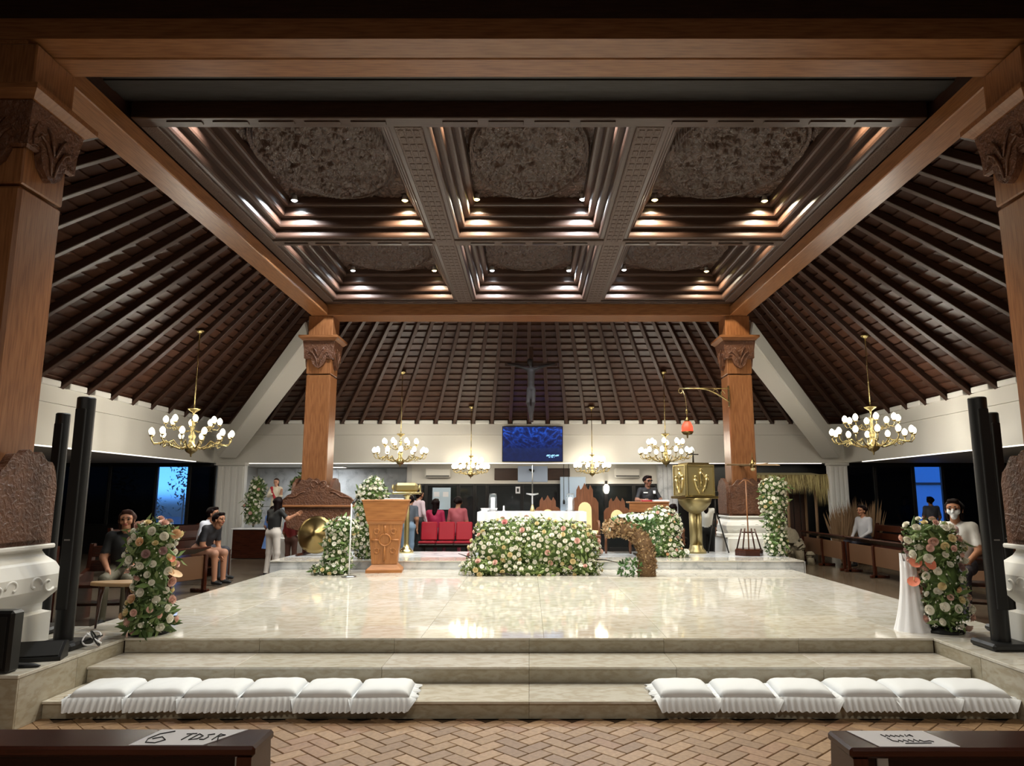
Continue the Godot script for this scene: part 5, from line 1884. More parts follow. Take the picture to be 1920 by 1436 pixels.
	t = thing("candle_stub", "short white candle stub beside the altar book", "candle", V(-0.46, top, 13.1))
	st = S(true)
	lathe(st, [Vector2(0, 0), Vector2(0.025, 0), Vector2(0.02, 0.02), Vector2(0.014, 0.03), Vector2(0.014, 0.1), Vector2(0, 0.105)], 10)
	obj("candle", st, M.cloth, t)
	t = thing("altar_cross", "slender silver standing cross in the middle of the altar", "cross", V(0.06, top, 13.05))
	st = S(true)
	lathe(st, [Vector2(0, 0), Vector2(0.05, 0), Vector2(0.045, 0.02), Vector2(0.015, 0.12), Vector2(0, 0.12)], 12)
	obj("foot", st, M.gold, t)
	st = S(true)
	tube(st, [Vector3(0, 0.1, 0), Vector3(0, 0.84, 0)], [0.014, 0.01], 8)
	obj("shaft", st, M.steel, t)
	st = S(true)
	tube(st, [Vector3(-0.11, 0.32, 0), Vector3(0, 0.3, 0.01), Vector3(0.11, 0.32, 0)], [0.012, 0.018, 0.012], 8)
	obj("arms", st, M.steel, t)
	# carved chairs
	throne(V(1.1, DAIS, 14.0), 0.0, 1.38, "tall carved throne with a cream arched back beside the altar")
	throne(V(0.38, DAIS, 14.45), 0.0, 1.14, "lower carved chair with a cream back behind the altar")
	throne(V(1.78, DAIS, 14.55), -0.1, 1.12, "carved chair with a cream back beside the guard's desk")
	# guard's desk
	t = thing("wooden_desk", "brown wooden desk before the guard in dark uniform", "desk", V(2.3, DAIS, 13.98))
	st = S()
	box(st, Vector3(0.0, 1.0, 0), Vector3(0.78, 0.03, 0.42), 0.006)
	obj("top", st, M.column_x, t)
	st = S()
	box(st, Vector3(0.0, 0.9, 0.19), Vector3(0.76, 0.17, 0.025), 0.004)
	obj("front_board", st, M.column_x, t)
	st = S()
	box(st, Vector3(-0.05, 0.42, 0.02), Vector3(0.26, 0.82, 0.22), 0.01)
	obj("pedestal", st, M.iron, t)
	st = S()
	box(st, Vector3(-0.05, 0.02, 0.02), Vector3(0.46, 0.04, 0.36), 0.008)
	obj("foot", st, M.iron, t)
	for a in [[0.26, 0.3, M.paper, "white paper sheaf on the guard's desk", "paper"], [-0.02, 0.2, M.red, "small red box on the guard's desk", "box"]]:
		var p = thing("desk_" + a[4], a[3], a[4], V(2.3 + a[0], DAIS + 1.015, 13.98))
		st = S()
		box(st, Vector3(0, 0.015, 0), Vector3(a[1], 0.03, 0.22), 0.004)
		obj("stack" if a[4] == "paper" else "case", st, a[2], p)
		st = S()
		box(st, Vector3(0, 0.0315, 0), Vector3(a[1] * 0.6, 0.003, 0.12))
		obj("cover_sheet", st, M.paper, p)
	# tabernacle
	t = thing("tabernacle", "gilded relief tabernacle box on a goblet-shaped gold pedestal", "tabernacle", V(3.34, DAIS, 14.5), 0.3)
	st = S(true)
	lathe(st, [Vector2(0, 0), Vector2(0.2, 0), Vector2(0.19, 0.04), Vector2(0.14, 0.1), Vector2(0.13, 0.16), Vector2(0, 0.16)], 18)
	obj("base", st, M.gold, t)
	for x in [-0.065, 0.065]:
		st = S(true)
		tube(st, [Vector3(x, 0.14, 0), Vector3(x, 0.8, 0)], 0.07, 14)
		obj("leg", st, M.gold, t)
	st = S(true)
	lathe(st, [Vector2(0.0, 0.76), Vector2(0.1, 0.78), Vector2(0.22, 0.86), Vector2(0.31, 0.97), Vector2(0.345, 1.08), Vector2(0, 1.08)], 28)
	obj("bowl", st, M.gold, t)
	st = S()
	box(st, Vector3(0, 1.095, 0), Vector3(0.74, 0.05, 0.6), 0.008)
	obj("ledge", st, M.bronze, t)
	st = S()
	box(st, Vector3(0, 1.43, 0), Vector3(0.64, 0.62, 0.52), 0.01)
	obj("chest", st, M.gold, t)
	var gz := lin(0.8, 0.68, 0.36)
	for f in 2:
		var R := Basis(Vector3.UP, -PI / 2 * f)
		var dz := 0.265 if f == 0 else 0.325
		st = S()
		for e in [[0, 0.3, 0.62, 0.03], [0, -0.3, 0.62, 0.03], [-0.295, 0, 0.03, 0.6], [0.295, 0, 0.03, 0.6]]:
			if f == 1 and absf(e[0]) > 0: e[0] *= 0.8
			box(st, R * Vector3(e[0], 1.43 + e[1], dz), (R * Vector3(e[2] * (0.8 if f == 1 and e[2] > 0.1 else 1.0), e[3], 0.03)).abs(), 0.006)
		obj("relief_border", st, M.brass, t)
		var ra := acc_new()
		var caps := []
		for a in [[-0.13, 0.02, 0.05], [0.13, 0.04, 0.05], [0.0, 0.16, 0.045]]:
			var cx: float = a[0]
			var cy: float = 1.4 + a[1]
			caps.append([R * Vector3(cx, cy, dz), R * Vector3(cx * 0.7, cy - 0.15, dz), 0.045, 0.035, gz])
			caps.append([R * Vector3(cx, cy + 0.07, dz + 0.01), R * Vector3(cx, cy + 0.08, dz + 0.01), 0.035, 0.035, gz])
			caps.append([R * Vector3(cx, cy + 0.02, dz), R * Vector3(cx * 0.3 + 0.08 * signf(cx + 0.01), cy - 0.06, dz + 0.01), 0.022, 0.016, gz])
			caps.append([R * Vector3(cx * 0.7, cy - 0.14, dz), R * Vector3(cx * 0.3, cy - 0.24, dz), 0.03, 0.02, gz])
		body_add(ra, caps, 0.011, 0.02)
		inst("relief_figures", acc_mesh(ra), M.brass, t)
	st = S()
	box(st, Vector3(0, 1.76, 0), Vector3(0.5, 0.05, 0.4), 0.012)
	obj("lid", st, M.bronze, t)
	st = S(true)
	tube(st, [Vector3(0, 1.78, 0), Vector3(0, 2.06, 0)], [0.02, 0.012], 8)
	tube(st, [Vector3(-0.12, 1.96, 0), Vector3(0.12, 1.96, 0)], 0.012, 8)
	obj("cross", st, M.iron, t)
	# hexagonal stand with a tall staff
	t = thing("staff_stand", "hexagonal brown stand with slanting rods and a tall staff", "stand", V(4.22, DAIS, 13.95))
	st = S()
	lathe(st, [Vector2(0, 0), Vector2(0.27, 0), Vector2(0.27, 0.1), Vector2(0.24, 0.13), Vector2(0, 0.13)], 6)
	obj("base", st, M.pew_x, t)
	for k in 6:
		var w := TAU * k / 6.0 + 0.3
		st = S(true)
		tube(st, [Vector3(cos(w) * 0.22, 0.12, sin(w) * 0.22), Vector3(cos(w) * 0.12, 0.5, sin(w) * 0.12)], 0.014, 6)
		obj("rod", st, M.pew_y, t)
	st = S(true)
	lathe(st, [Vector2(0.11, 0.42), Vector2(0.13, 0.43), Vector2(0.11, 0.44)], 16)
	obj("ring", st, M.pew_x, t)
	st = S(true)
	tube(st, [Vector3(0, 0.12, 0), Vector3(0, 1.42, 0)], 0.013, 8)
	obj("staff", st, M.column_y, t)
	st = S(true)
	tube(st, [Vector3(-0.14, 1.34, 0), Vector3(-0.05, 1.42, 0), Vector3(0, 1.43, 0), Vector3(0.06, 1.41, 0), Vector3(0.16, 1.32, 0)], 0.01, 6)
	obj("bent_arms", st, M.column_x, t)
	# gong
	t = thing("gong", "big polished brass gong leaning beside the flower cluster", "gong", V(-4.08, DAIS, 13.8), -0.1)
	st = S(true)
	var GR := Basis(Vector3.RIGHT, PI / 2 - 0.12)
	lathe(st, [Vector2(0, 0.06), Vector2(0.07, 0.06), Vector2(0.1, 0.02), Vector2(0.3, 0.0), Vector2(0.35, -0.02), Vector2(0.36, -0.12), Vector2(0.33, -0.12), Vector2(0.32, -0.03), Vector2(0.0, 0.0)], 40, Vector3(0, 0.4, 0), GR)
	obj("disc", st, M.bronze, t)
	for x in [-0.3, 0.3]:
		st = S()
		stick(st, Vector3(x, 0.02, 0.12), Vector3(x * 0.4, 0.06, -0.3), 0.05, 0.05, 0.008)
		obj("cradle_rail", st, M.pew_x, t)
	# carved pediment before the rear column
	t = thing("carved_pediment", "wide carved wooden pediment screen standing behind the gong", "screen", V(-4.24, DAIS, 14.45))
	st = S()
	prism(st, PackedVector2Array([Vector2(-0.72, 0.93), Vector2(-0.73, 1.02), Vector2(-0.6, 1.14), Vector2(-0.36, 1.24), Vector2(-0.18, 1.3), Vector2(-0.1, 1.38), Vector2(0.02, 1.42), Vector2(0.12, 1.38), Vector2(0.2, 1.3), Vector2(0.4, 1.22), Vector2(0.62, 1.12), Vector2(0.75, 1.02), Vector2(0.74, 0.93)]), -0.04, 0.06, Transform3D(), 0.012)
	obj("gable", st, M.carved, t)
	st = S()
	box(st, Vector3(0.01, 0.92, 0.02), Vector3(1.52, 0.045, 0.16), 0.012)
	obj("ledge", st, M.column_x, t)
	st = S()
	prism(st, PackedVector2Array([Vector2(-0.66, 0.9), Vector2(-0.6, 0.5), Vector2(-0.3, 0.42), Vector2(0.3, 0.42), Vector2(0.62, 0.5), Vector2(0.68, 0.9)]), -0.03, 0.04, Transform3D(), 0.01)
	obj("panel", st, M.carved, t)
	for x in [-0.22, 0.5]:
		st = S()
		box(st, Vector3(x, 0.25, 0), Vector3(0.08, 0.5, 0.08), 0.008)
		obj("post", st, M.pew_y, t)
	for s in [-1.0, 1.0]:
		st = S(true)
		tube(st, arc(14, func(u): return Vector3(0.01 + s * (0.1 - cos(u * 5.0) * 0.08 * (1 - u * 0.5)), 1.36 + sin(u * 5.0) * 0.06, 0.06)), 0.018, 6)
		tube(st, arc(8, func(u): return Vector3(0.01 + s * (0.25 + u * 0.42), 1.2 - u * 0.14 + 0.02 * sin(u * 9.0), 0.065)), 0.014, 6)
		obj("scroll_relief", st, M.carved, t)
	# statue with its flowers on a side table
	t = thing("side_table", "dark side table with a white top under the robed statue", "table", V(-6.85, SIDE, 18.2))
	st = S()
	box(st, Vector3(0, 0.36, 0), Vector3(1.0, 0.7, 0.5), 0.01)
	obj("cabinet", st, M.pew_x, t)
	st = S()
	box(st, Vector3(0, 0.725, 0), Vector3(1.08, 0.03, 0.56), 0.006)
	obj("top", st, M.cloth, t)
	t = thing("robed_statue", "white robed statue with a red sash among white flowers", "statue", V(-6.42, SIDE + 0.74, 18.2))
	st = S(true)
	lathe(st, [Vector2(0, 0), Vector2(0.2, 0), Vector2(0.19, 0.3), Vector2(0, 0.3)], 18)
	obj("plinth", st, M.plaster, t)
	acc_statue(t)
	t = thing("statue_flowers", "arched spray of white and pink flowers beside the robed statue", "flower arrangement", V(-7.0, SIDE + 0.85, 18.25))
	blooms(t, [[Vector3(0, 0.45, 0), Vector3(0.2, 0.42, 0.16)], [Vector3(0.1, 0.85, 0), Vector3(0.18, 0.26, 0.14)], [Vector3(0.02, 0.12, 0), Vector3(0.2, 0.12, 0.18)]], [["white_rose", "white", 50, 0.05, 0], ["blush_rose", "blush", 10, 0.05, 0], ["white_daisy", "white", 20, 0.04, 1]], 700, 0.1, greens(), 80)
	t = thing("wall_flowers", "spray of white lilies against the marble wall beside the statue", "flower arrangement", V(-5.95, 1.5, 18.9))
	blooms(t, [[Vector3(0, 0.45, 0), Vector3(0.32, 0.2, 0.14)], [Vector3(0.16, 0.6, 0), Vector3(0.24, 0.2, 0.1)]], [["lily", "white", 16, 0.08, 1], ["white_rose", "white", 14, 0.045, 0]], 420, 0.14, greens(), 60)
	st = S()
	box(st, Vector3(0, -0.6, 0), Vector3(0.4, 1.56, 0.3), 0.01)
	obj("pedestal", st, mat(Color(0.3, 0.36, 0.45), 0.5), t)
	# camera tripod by the tabernacle
	t = thing("camera_tripod", "black camera tripod standing behind the gilded tabernacle", "tripod", V(3.78, DAIS, 14.62))
	for k in 3:
		var w := TAU * k / 3.0 + 0.5
		st = S(true)
		tube(st, [Vector3(cos(w) * 0.24, 0, sin(w) * 0.2), Vector3(cos(w) * 0.03, 0.78, sin(w) * 0.03)], 0.014, 6)
		obj("leg", st, M.black, t)
	st = S(true)
	tube(st, [Vector3(0, 0.5, 0), Vector3(0, 1.12, 0)], 0.016, 8)
	obj("post", st, M.black, t)
	st = S()
	box(st, Vector3(0, 1.17, 0), Vector3(0.12, 0.1, 0.16), 0.015)
	obj("head", st, M.black, t)
	# two hanging cords and a small bright lantern on the lintel
	for x in [0.98, 1.12]:
		t = thing("hanging_microphone", "thin black microphone cord hanging before the pale blue board", "microphone", V(x, 1.42, 20.2), 0.0, "hanging microphone cords")
		st = S(true)
		tube(st, [Vector3(0, 0.12, 0), Vector3(0, LOW - 1.42, 0)], 0.009, 5)
		obj("cord", st, M.black, t)
		st = S(true)
		lathe(st, [Vector2(0, 0), Vector2(0.03, 0.02), Vector2(0.03, 0.1), Vector2(0.012, 0.14), Vector2(0, 0.14)], 10)
		obj("capsule", st, M.black, t)
	t = thing("wall_lantern", "small glowing white lantern beside the guard", "lamp", V(2.2, 1.72, 20.4))
	st = S()
	box(st, Vector3(0, 0.3, -0.05), Vector3(0.06, 0.12, 0.1), 0.006)
	obj("bracket", st, M.iron, t)
	st = S(true)
	lathe(st, [Vector2(0, 0.0), Vector2(0.05, 0.01), Vector2(0.085, 0.1), Vector2(0.08, 0.2), Vector2(0.04, 0.26), Vector2(0, 0.27)], 14)
	obj("globe", st, M.bulb, t)
	lamp(V(2.2, 1.85, 20.4), 0.12, Color(1.0, 0.98, 0.95), 0.06)
	# straw-roofed grotto with stones and dried plants
	t = thing("grotto_hut", "small straw-roofed grotto hut on wooden posts", "hut", V(6.3, SIDE, 17.8))
	for x in [-0.75, 0.0, 0.68]:
		for z in [-0.35, 0.3]:
			st = S(true)
			tube(st, [Vector3(x, 0, z), Vector3(x, 1.95, z)], 0.035, 7)
			obj("post", st, M.dry, t)
	st = S()
	hexa2(st, [Vector3(-0.95, 2.02, -0.5), Vector3(0.9, 2.02, -0.5), Vector3(0.9, 1.94, 0.5), Vector3(-0.95, 1.94, 0.5)], [Vector3(-0.95, 2.12, -0.5), Vector3(0.9, 2.12, -0.5), Vector3(0.9, 2.02, 0.5), Vector3(-0.95, 2.02, 0.5)])
	obj("roof_mat", st, M.straw, t)
	st = S()
	for k in 800:
		var x := rng.randf_range(-0.95, 0.9)
		var edge := rng.randf()
		var a := Vector3(x, 2.04, 0.51) if edge < 0.75 else Vector3(0.91, 2.06, rng.randf_range(-0.5, 0.5))
		var L := rng.randf_range(0.25, 0.5) + 0.3 * smoothstep(0.45, 0.7, x)
		var w := Vector3(rng.randf_range(-0.06, 0.06), -L, rng.randf_range(0.0, 0.06))
		st.set_color([lin(0.66, 0.61, 0.42), lin(0.52, 0.47, 0.31), lin(0.42, 0.37, 0.24), lin(0.74, 0.69, 0.5)][rng.randi() % 4])
		tri(st, a + Vector3(-0.009, 0, 0), a + Vector3(0.009, 0, 0), a + w, Vector3(0, 0, 1))
		tri(st, a + Vector3(0, 0, -0.006), a + Vector3(0, 0, 0.006), a + w, Vector3(1, 0, 0))
	tag(obj("thatch_fringe", st, M.straw_strands, t), "hanging straw fringe", "", "", "stuff")
	st = S()
	for k in 9: box(st, Vector3(-0.72 + k * 0.17, 0.95, -0.4), Vector3(0.15, 1.7, 0.02), 0.004)
	obj("back_wall", st, M.dark_y, t)
	var rk := noise(55, 1.2, 3)
	for k in 8:
		var p: Array = [[5.5, 16.95, 0.25, 0.6], [6.05, 16.95, 0.23, 0.52], [5.84, 16.5, 0.13, 0.26], [6.14, 16.5, 0.12, 0.4], [6.4, 16.55, 0.1, 0.2], [5.45, 16.48, 0.14, 0.3], [5.1, 16.75, 0.13, 0.3], [6.4, 17.12, 0.07, 0.45]][k]
		t = thing("grotto_stone", "pale rounded stone heaped before the straw grotto", "stone", V(p[0], SIDE, p[1]), 0.0, "stones before the grotto")
		st = S(true)
		sheet(st, 14, 9, func(u, v):
			var w: float = u * TAU
			var q: float = v * PI
			var dir := Vector3(cos(w) * sin(q), cos(q), sin(w) * sin(q))
			var rr: float = p[2] * (1.0 + 0.3 * rk.get_noise_3dv(dir * 1.1 + Vector3(k * 3, 0, 0)))
			return dir * rr * Vector3(1.1, 1.0, 1.0) * Vector3(1, 1.3 if p[3] > 0.4 else 0.9, 1) + Vector3(0, p[3], 0), Vector3.UP)
		obj("stone", st, M.stone, t)
		st = S(true)
		lathe(st, [Vector2(0.0, 0), Vector2(p[2] * 0.9, 0), Vector2(p[2] * 0.8, p[3]), Vector2(0, p[3])], 9)
		obj("footing", st, M.stone, t)
	for q in 3:
		var p: Array = [[7.32, 17.0, 1.2], [8.1, 17.1, 1.3], [8.3, 18.5, 1.35]][q]
		t = thing("dried_fan_plant", "bundle of dried brown palm fronds beside the grotto stones", "plant", V(p[0], SIDE, p[1]), 0.0, "dried frond bundles by the grotto")
		st = S()
		for k in 120:
			var w := rng.randf_range(-0.75, 0.75)
			var z := rng.randf_range(-0.5, 0.5)
			var L: float = p[2] * rng.randf_range(0.75, 1.15)
			var tip := Vector3(sin(w) * L * 0.35, L * cos(w * 0.8), z * L * 0.5)
			var sd := Vector3(0.018, 0.01, 0.012)
			tri(st, Vector3(w * 0.03, 0, 0), tip * 0.6 - sd, tip, Vector3(0, 0, 1))
			tri(st, Vector3(w * 0.03, 0, 0), tip, tip * 0.6 + sd, Vector3(0, 0, 1))
		obj("fronds", st, M.dry, t)
	# row of linked red waiting seats
	t = thing("waiting_seats", "linked row of red padded waiting seats behind the dais", "bench", V(-1.98, SIDE, 17.2))
	for k in 3:
		st = S()
		box(st, Vector3(-0.42 + k * 0.42, 0.7, -0.2), Vector3(0.39, 0.44, 0.06), 0.025, Basis(Vector3.RIGHT, -0.15))
		obj("backrest", st, M.red, t)
		st = S()
		box(st, Vector3(-0.42 + k * 0.42, 0.45, 0.04), Vector3(0.4, 0.06, 0.42), 0.025, Basis(Vector3.RIGHT, -0.06))
		obj("seat", st, M.red, t)
		st = S()
		box(st, Vector3(-0.42 + k * 0.42, 0.41, 0.06), Vector3(0.4, 0.02, 0.42), 0.006)
		obj("seat_pan", st, M.steel, t)
	st = S()
	box(st, Vector3(0, 0.36, 0), Vector3(1.26, 0.06, 0.06), 0.008)
	obj("beam", st, M.iron, t)
	for x in [-0.5, 0.5]:
		st = S()
		box(st, Vector3(x, 0.18, 0), Vector3(0.05, 0.34, 0.05), 0.006)
		box(st, Vector3(x, 0.02, 0.02), Vector3(0.05, 0.04, 0.5), 0.01)
		obj("leg", st, M.iron, t)

func hexa2(st, a: Array, b: Array):
	var c := Vector3.ZERO
	for p in a: c += p / 8.0
	for p in b: c += p / 8.0
	quad(st, a[0], a[1], a[2], a[3], Vector3.DOWN)
	quad(st, b[0], b[1], b[2], b[3], Vector3.UP)
	for k in 4:
		var k2 := (k + 1) % 4
		quad(st, a[k], a[k2], b[k2], b[k], (a[k] + a[k2] + b[k] + b[k2]) / 4.0 - c)

func acc_statue(t):
	var w := lin(0.9, 0.86, 0.78)
	var s := lin(0.8, 0.6, 0.5)
	var r := lin(0.7, 0.15, 0.2)
	var acc := acc_new()
	body_add(acc, [[Vector3(0, 0.32, 0), Vector3(0, 0.7, 0), 0.15, 0.1, w], [Vector3(0, 0.7, 0), Vector3(0, 0.92, 0), 0.1, 0.1, w], [Vector3(-0.09, 0.98, 0), Vector3(0.09, 0.98, 0), 0.05, 0.05, w], [Vector3(-0.12, 0.97, 0), Vector3(-0.15, 0.8, 0.08), 0.05, 0.05, w], [Vector3(-0.15, 0.8, 0.08), Vector3(-0.05, 0.84, 0.16), 0.04, 0.03, w], [Vector3(0.12, 0.97, 0), Vector3(0.15, 0.8, 0.08), 0.05, 0.05, w], [Vector3(0.15, 0.8, 0.08), Vector3(0.2, 0.95, 0.16), 0.04, 0.03, s], [Vector3(-0.1, 1.0, 0.05), Vector3(0.06, 0.62, 0.1), 0.03, 0.035, r], [Vector3(0, 1.0, 0), Vector3(0, 1.08, 0.01), 0.04, 0.04, s]], 0.014, 0.03)
	body_add(acc, [[Vector3(0, 1.13, 0.02), Vector3(0, 1.16, 0.01), 0.06, 0.065, s], [Vector3(0, 1.09, 0.045), Vector3(0, 1.07, 0.05), 0.035, 0.025, s], [Vector3(0, 1.13, 0.085), Vector3(0, 1.12, 0.09), 0.01, 0.012, s], [Vector3(-0.024, 1.145, 0.078), Vector3(-0.02, 1.145, 0.078), 0.009, 0.009, lin(0.1, 0.07, 0.05)], [Vector3(0.024, 1.145, 0.078), Vector3(0.02, 1.145, 0.078), 0.009, 0.009, lin(0.1, 0.07, 0.05)]], 0.007, 0.012)
	inst("figure", acc_mesh(acc), M.skin, t)
	var h := acc_new()
	body_add(h, [[Vector3(0, 1.17, -0.015), Vector3(0, 1.18, 0.0), 0.068, 0.066, lin(0.25, 0.15, 0.09)], [Vector3(0, 1.14, -0.04), Vector3(0, 1.0, -0.05), 0.055, 0.05, lin(0.25, 0.15, 0.09)]], 0.012, 0.02)
	inst("hair", acc_mesh(h), M.skin, t)

func build_foreground():
	var st
	var t
	# front pews with their reserved sheets
	var pl = front_pew(-5.0, -0.92, "dark glossy pew with a sheet marked 6 on its top", 2.635)
	var pr = front_pew(1.07, 5.0, "dark glossy pew with a two-line handwritten sheet on its top", 2.62)
	for a in [[pl, -0.985], [pr, 1.2]]:
		st = S()
		box(st, Vector3(a[1] - a[0].position.x, 0.735, 0.039), Vector3(0.038, 0.09, 0.008), 0.002)
		obj("white_clip", st, M.cloth, a[0])
		st = S()
		box(st, Vector3(a[1] - a[0].position.x, 0.715, 0.0435), Vector3(0.022, 0.006, 0.003))
		obj("clip_slot", st, M.black, a[0])
	t = thing("reserved_sheet", "white paper sheet handwritten with a 6 on the pew top", "paper", V(-1.13, 0.8205, 2.64))
	st = S()
	hexa2(st, [Vector3(-0.19, 0, -0.075), Vector3(0.12, 0, -0.075), Vector3(0.03, 0, 0.085), Vector3(-0.22, 0, 0.085)], [Vector3(-0.19, 0.0015, -0.075), Vector3(0.12, 0.0015, -0.075), Vector3(0.03, 0.0015, 0.085), Vector3(-0.22, 0.0015, 0.085)])
	obj("sheet", st, M.paper, t)
	strokes(t, [[[-0.11, 0.06], [-0.15, 0.03], [-0.165, -0.02], [-0.155, -0.055], [-0.12, -0.06], [-0.1, -0.03], [-0.125, 0.0], [-0.15, -0.02]], [[-0.055, 0.03], [-0.02, 0.035]], [[-0.035, 0.035], [-0.045, -0.03]], [[-0.01, 0.03], [-0.02, -0.03], [0.005, -0.02], [0.012, 0.01], [-0.008, 0.03]], [[0.045, 0.03], [0.025, 0.02], [0.035, 0.0], [0.03, -0.028], [0.015, -0.025]], [[0.06, -0.03], [0.065, 0.03], [0.085, 0.02], [0.068, 0.002], [0.08, -0.03]]], Transform3D(Basis(), Vector3(-0.02, 0.003, 0.01)))
	t = thing("reserved_sheet", "white paper sheet with two handwritten lines on the pew top", "paper", V(1.285, 0.8205, 2.62), 0.0)
	st = S()
	hexa2(st, [Vector3(-0.15, 0, -0.08), Vector3(0.12, 0, -0.08), Vector3(0.16, 0, 0.08), Vector3(-0.11, 0, 0.08)], [Vector3(-0.15, 0.0015, -0.08), Vector3(0.12, 0.0015, -0.08), Vector3(0.16, 0.0015, 0.08), Vector3(-0.11, 0.0015, 0.08)])
	obj("sheet", st, M.paper, t)
	strokes(t, [[[-0.05, 0.035], [-0.045, 0.01], [-0.035, 0.03], [-0.03, 0.012], [-0.02, 0.028], [-0.012, 0.012], [-0.005, 0.026], [0.004, 0.012], [0.014, 0.028], [0.02, 0.014]], [[0.034, 0.034], [0.03, 0.014], [0.044, 0.03], [0.052, 0.014], [0.05, 0.034]], [[-0.045, 0.0], [-0.04, -0.03], [-0.025, -0.04], [-0.018, -0.022], [-0.01, -0.04], [0.0, -0.02], [0.008, -0.04], [0.018, -0.018], [0.026, -0.04], [0.038, -0.015], [0.044, -0.04], [0.055, -0.022], [0.062, -0.038], [0.085, -0.03], [0.095, -0.04]], [[-0.01, -0.055], [0.08, -0.052]]], Transform3D(Basis(), Vector3(0, 0.003, 0)), 0.0018)
	# cushions
	for a in [-3.27, -2.83, -2.4, -1.97, -1.54, -1.12, 1.2, 1.66, 2.11, 2.56, 3.0, 3.42]:
		cushion(V(a + rng.randf_range(-0.01, 0.01), 0.128, 5.835 + rng.randf_range(-0.015, 0.015)), rng.randf_range(-0.06, 0.06) + (0.05 if a < 0 else -0.05))
	# loudspeakers and their gear
	line_speaker(V(-3.95, PLAT, 6.28), 2.14, 0.15, "tall black column loudspeaker standing before its twin by the stool")
	line_speaker(V(-4.62, PLAT, 7.0), 2.08, 0.13, "tall black column loudspeaker behind the white pedestal and stool")
	line_speaker(V(4.0, PLAT, 6.28), 2.14, 0.15, "tall black column loudspeaker beside the draped flower stand")
	line_speaker(V(4.55, PLAT, 6.95), 2.08, 0.13, "tall black column loudspeaker behind the flower-stand pedestal")
	t = thing("speaker_cabinet", "flat black speaker cabinet standing against the white pedestal", "loudspeaker", V(-4.25, PLAT, 5.44))
	st = S()
	box(st, Vector3(0, 0.22, 0), Vector3(0.98, 0.44, 0.13), 0.02)
	obj("cabinet", st, M.black, t)
	st = S()
	box(st, Vector3(0, 0.22, 0.066), Vector3(0.9, 0.36, 0.01), 0.003)
	obj("grille", st, M.black_matt, t)
	t = thing("speaker_cabinet", "black speaker cabinet in the dark behind the coral flower pillar", "loudspeaker", V(4.75, PLAT, 6.66))
	st = S()
	box(st, Vector3(0, 0.35, 0), Vector3(0.36, 0.7, 0.2), 0.02)
	obj("cabinet", st, M.black, t)
	st = S()
	box(st, Vector3(0, 0.35, 0.101), Vector3(0.32, 0.62, 0.01), 0.003)
	obj("grille", st, M.black_matt, t)
	t = thing("stage_monitor", "long black wedge monitor lying at the foot of the loudspeaker", "loudspeaker", V(-3.9, PLAT, 5.84), 0.3)
	st = S()
	prism(st, PackedVector2Array([Vector2(-0.09, 0.0), Vector2(0.1, 0.0), Vector2(0.1, 0.03), Vector2(-0.03, 0.135), Vector2(-0.09, 0.12)]), -0.22, 0.22, Transform3D(Basis(Vector3(0, 0, 1), Vector3.UP, Vector3(-1, 0, 0)), Vector3.ZERO), 0.01)
	obj("cabinet", st, M.black, t)
	st = S()
	box(st, Vector3(0, 0.084, 0.037), Vector3(0.4, 0.14, 0.008), 0.002, Basis(Vector3.RIGHT, -0.89))
	obj("grille", st, M.black_matt, t)
	t = thing("weight_plate", "flat black weight plate lying before the wedge monitor", "plate", V(-3.91, PLAT, 5.6))
	st = S(true)
	lathe(st, [Vector2(0, 0), Vector2(0.1, 0), Vector2(0.11, 0.012), Vector2(0.09, 0.025), Vector2(0, 0.03)], 20, Vector3.ZERO, Basis(), false, 2.2, 0.45)
	obj("plate", st, M.black, t)
	st = S(true)
	ball(st, Vector3(0, 0.03, 0), Vector3(0.03, 0.015, 0.02), 8)
	obj("bolt", st, M.steel, t)
	t = thing("cable_coil", "loose coil of pale and black cable beside the loudspeaker", "cable", V(-3.72, PLAT, 6.3))
	for k in 4:
		st = S(true)
		var R := Basis(Vector3(rng.randfn(), 2, rng.randfn()).normalized(), k) * Basis(Vector3.RIGHT, rng.randf_range(0.2, 1.1))
		tube(st, arc(24, func(u): return R * Vector3(cos(u * 6.0) * 0.07, 0.0, sin(u * 6.0) * 0.07) + Vector3(0.01 * k, 0.075, 0)), 0.007, 5)
		obj("loop", st, M.black if k % 2 else M.cloth, t)
	# little side table
	t = thing("stool_table", "small wooden side table with a teardrop top beside the loudspeaker", "table", V(-4.05, PLAT, 7.25))
	st = S()
	var o := PackedVector2Array()
	for k in 28:
		var w := TAU * k / 28.0
		o.append(Vector2(cos(w) * 0.29, sin(w) * 0.2 * (0.75 + 0.25 * cos(w))))
	prism(st, o, 0.4, 0.435, Transform3D(Basis(Vector3.RIGHT, Vector3(0, 0, -1), Vector3.UP), Vector3.ZERO), 0.008)
	obj("top", st, mat(Color(0.62, 0.5, 0.36), 0.35), t)
	for a in [[0.17, 0.06], [-0.16, 0.08], [0.02, -0.13]]:
		st = S(true)
		tube(st, [Vector3(a[0], 0, a[1]), Vector3(a[0] * 0.9, 0.3, a[1] * 0.9), Vector3(a[0] * 0.85, 0.4, a[1] * 0.85)], [0.01, 0.022, 0.03], 7)
		obj("leg", st, M.pew_y, t)

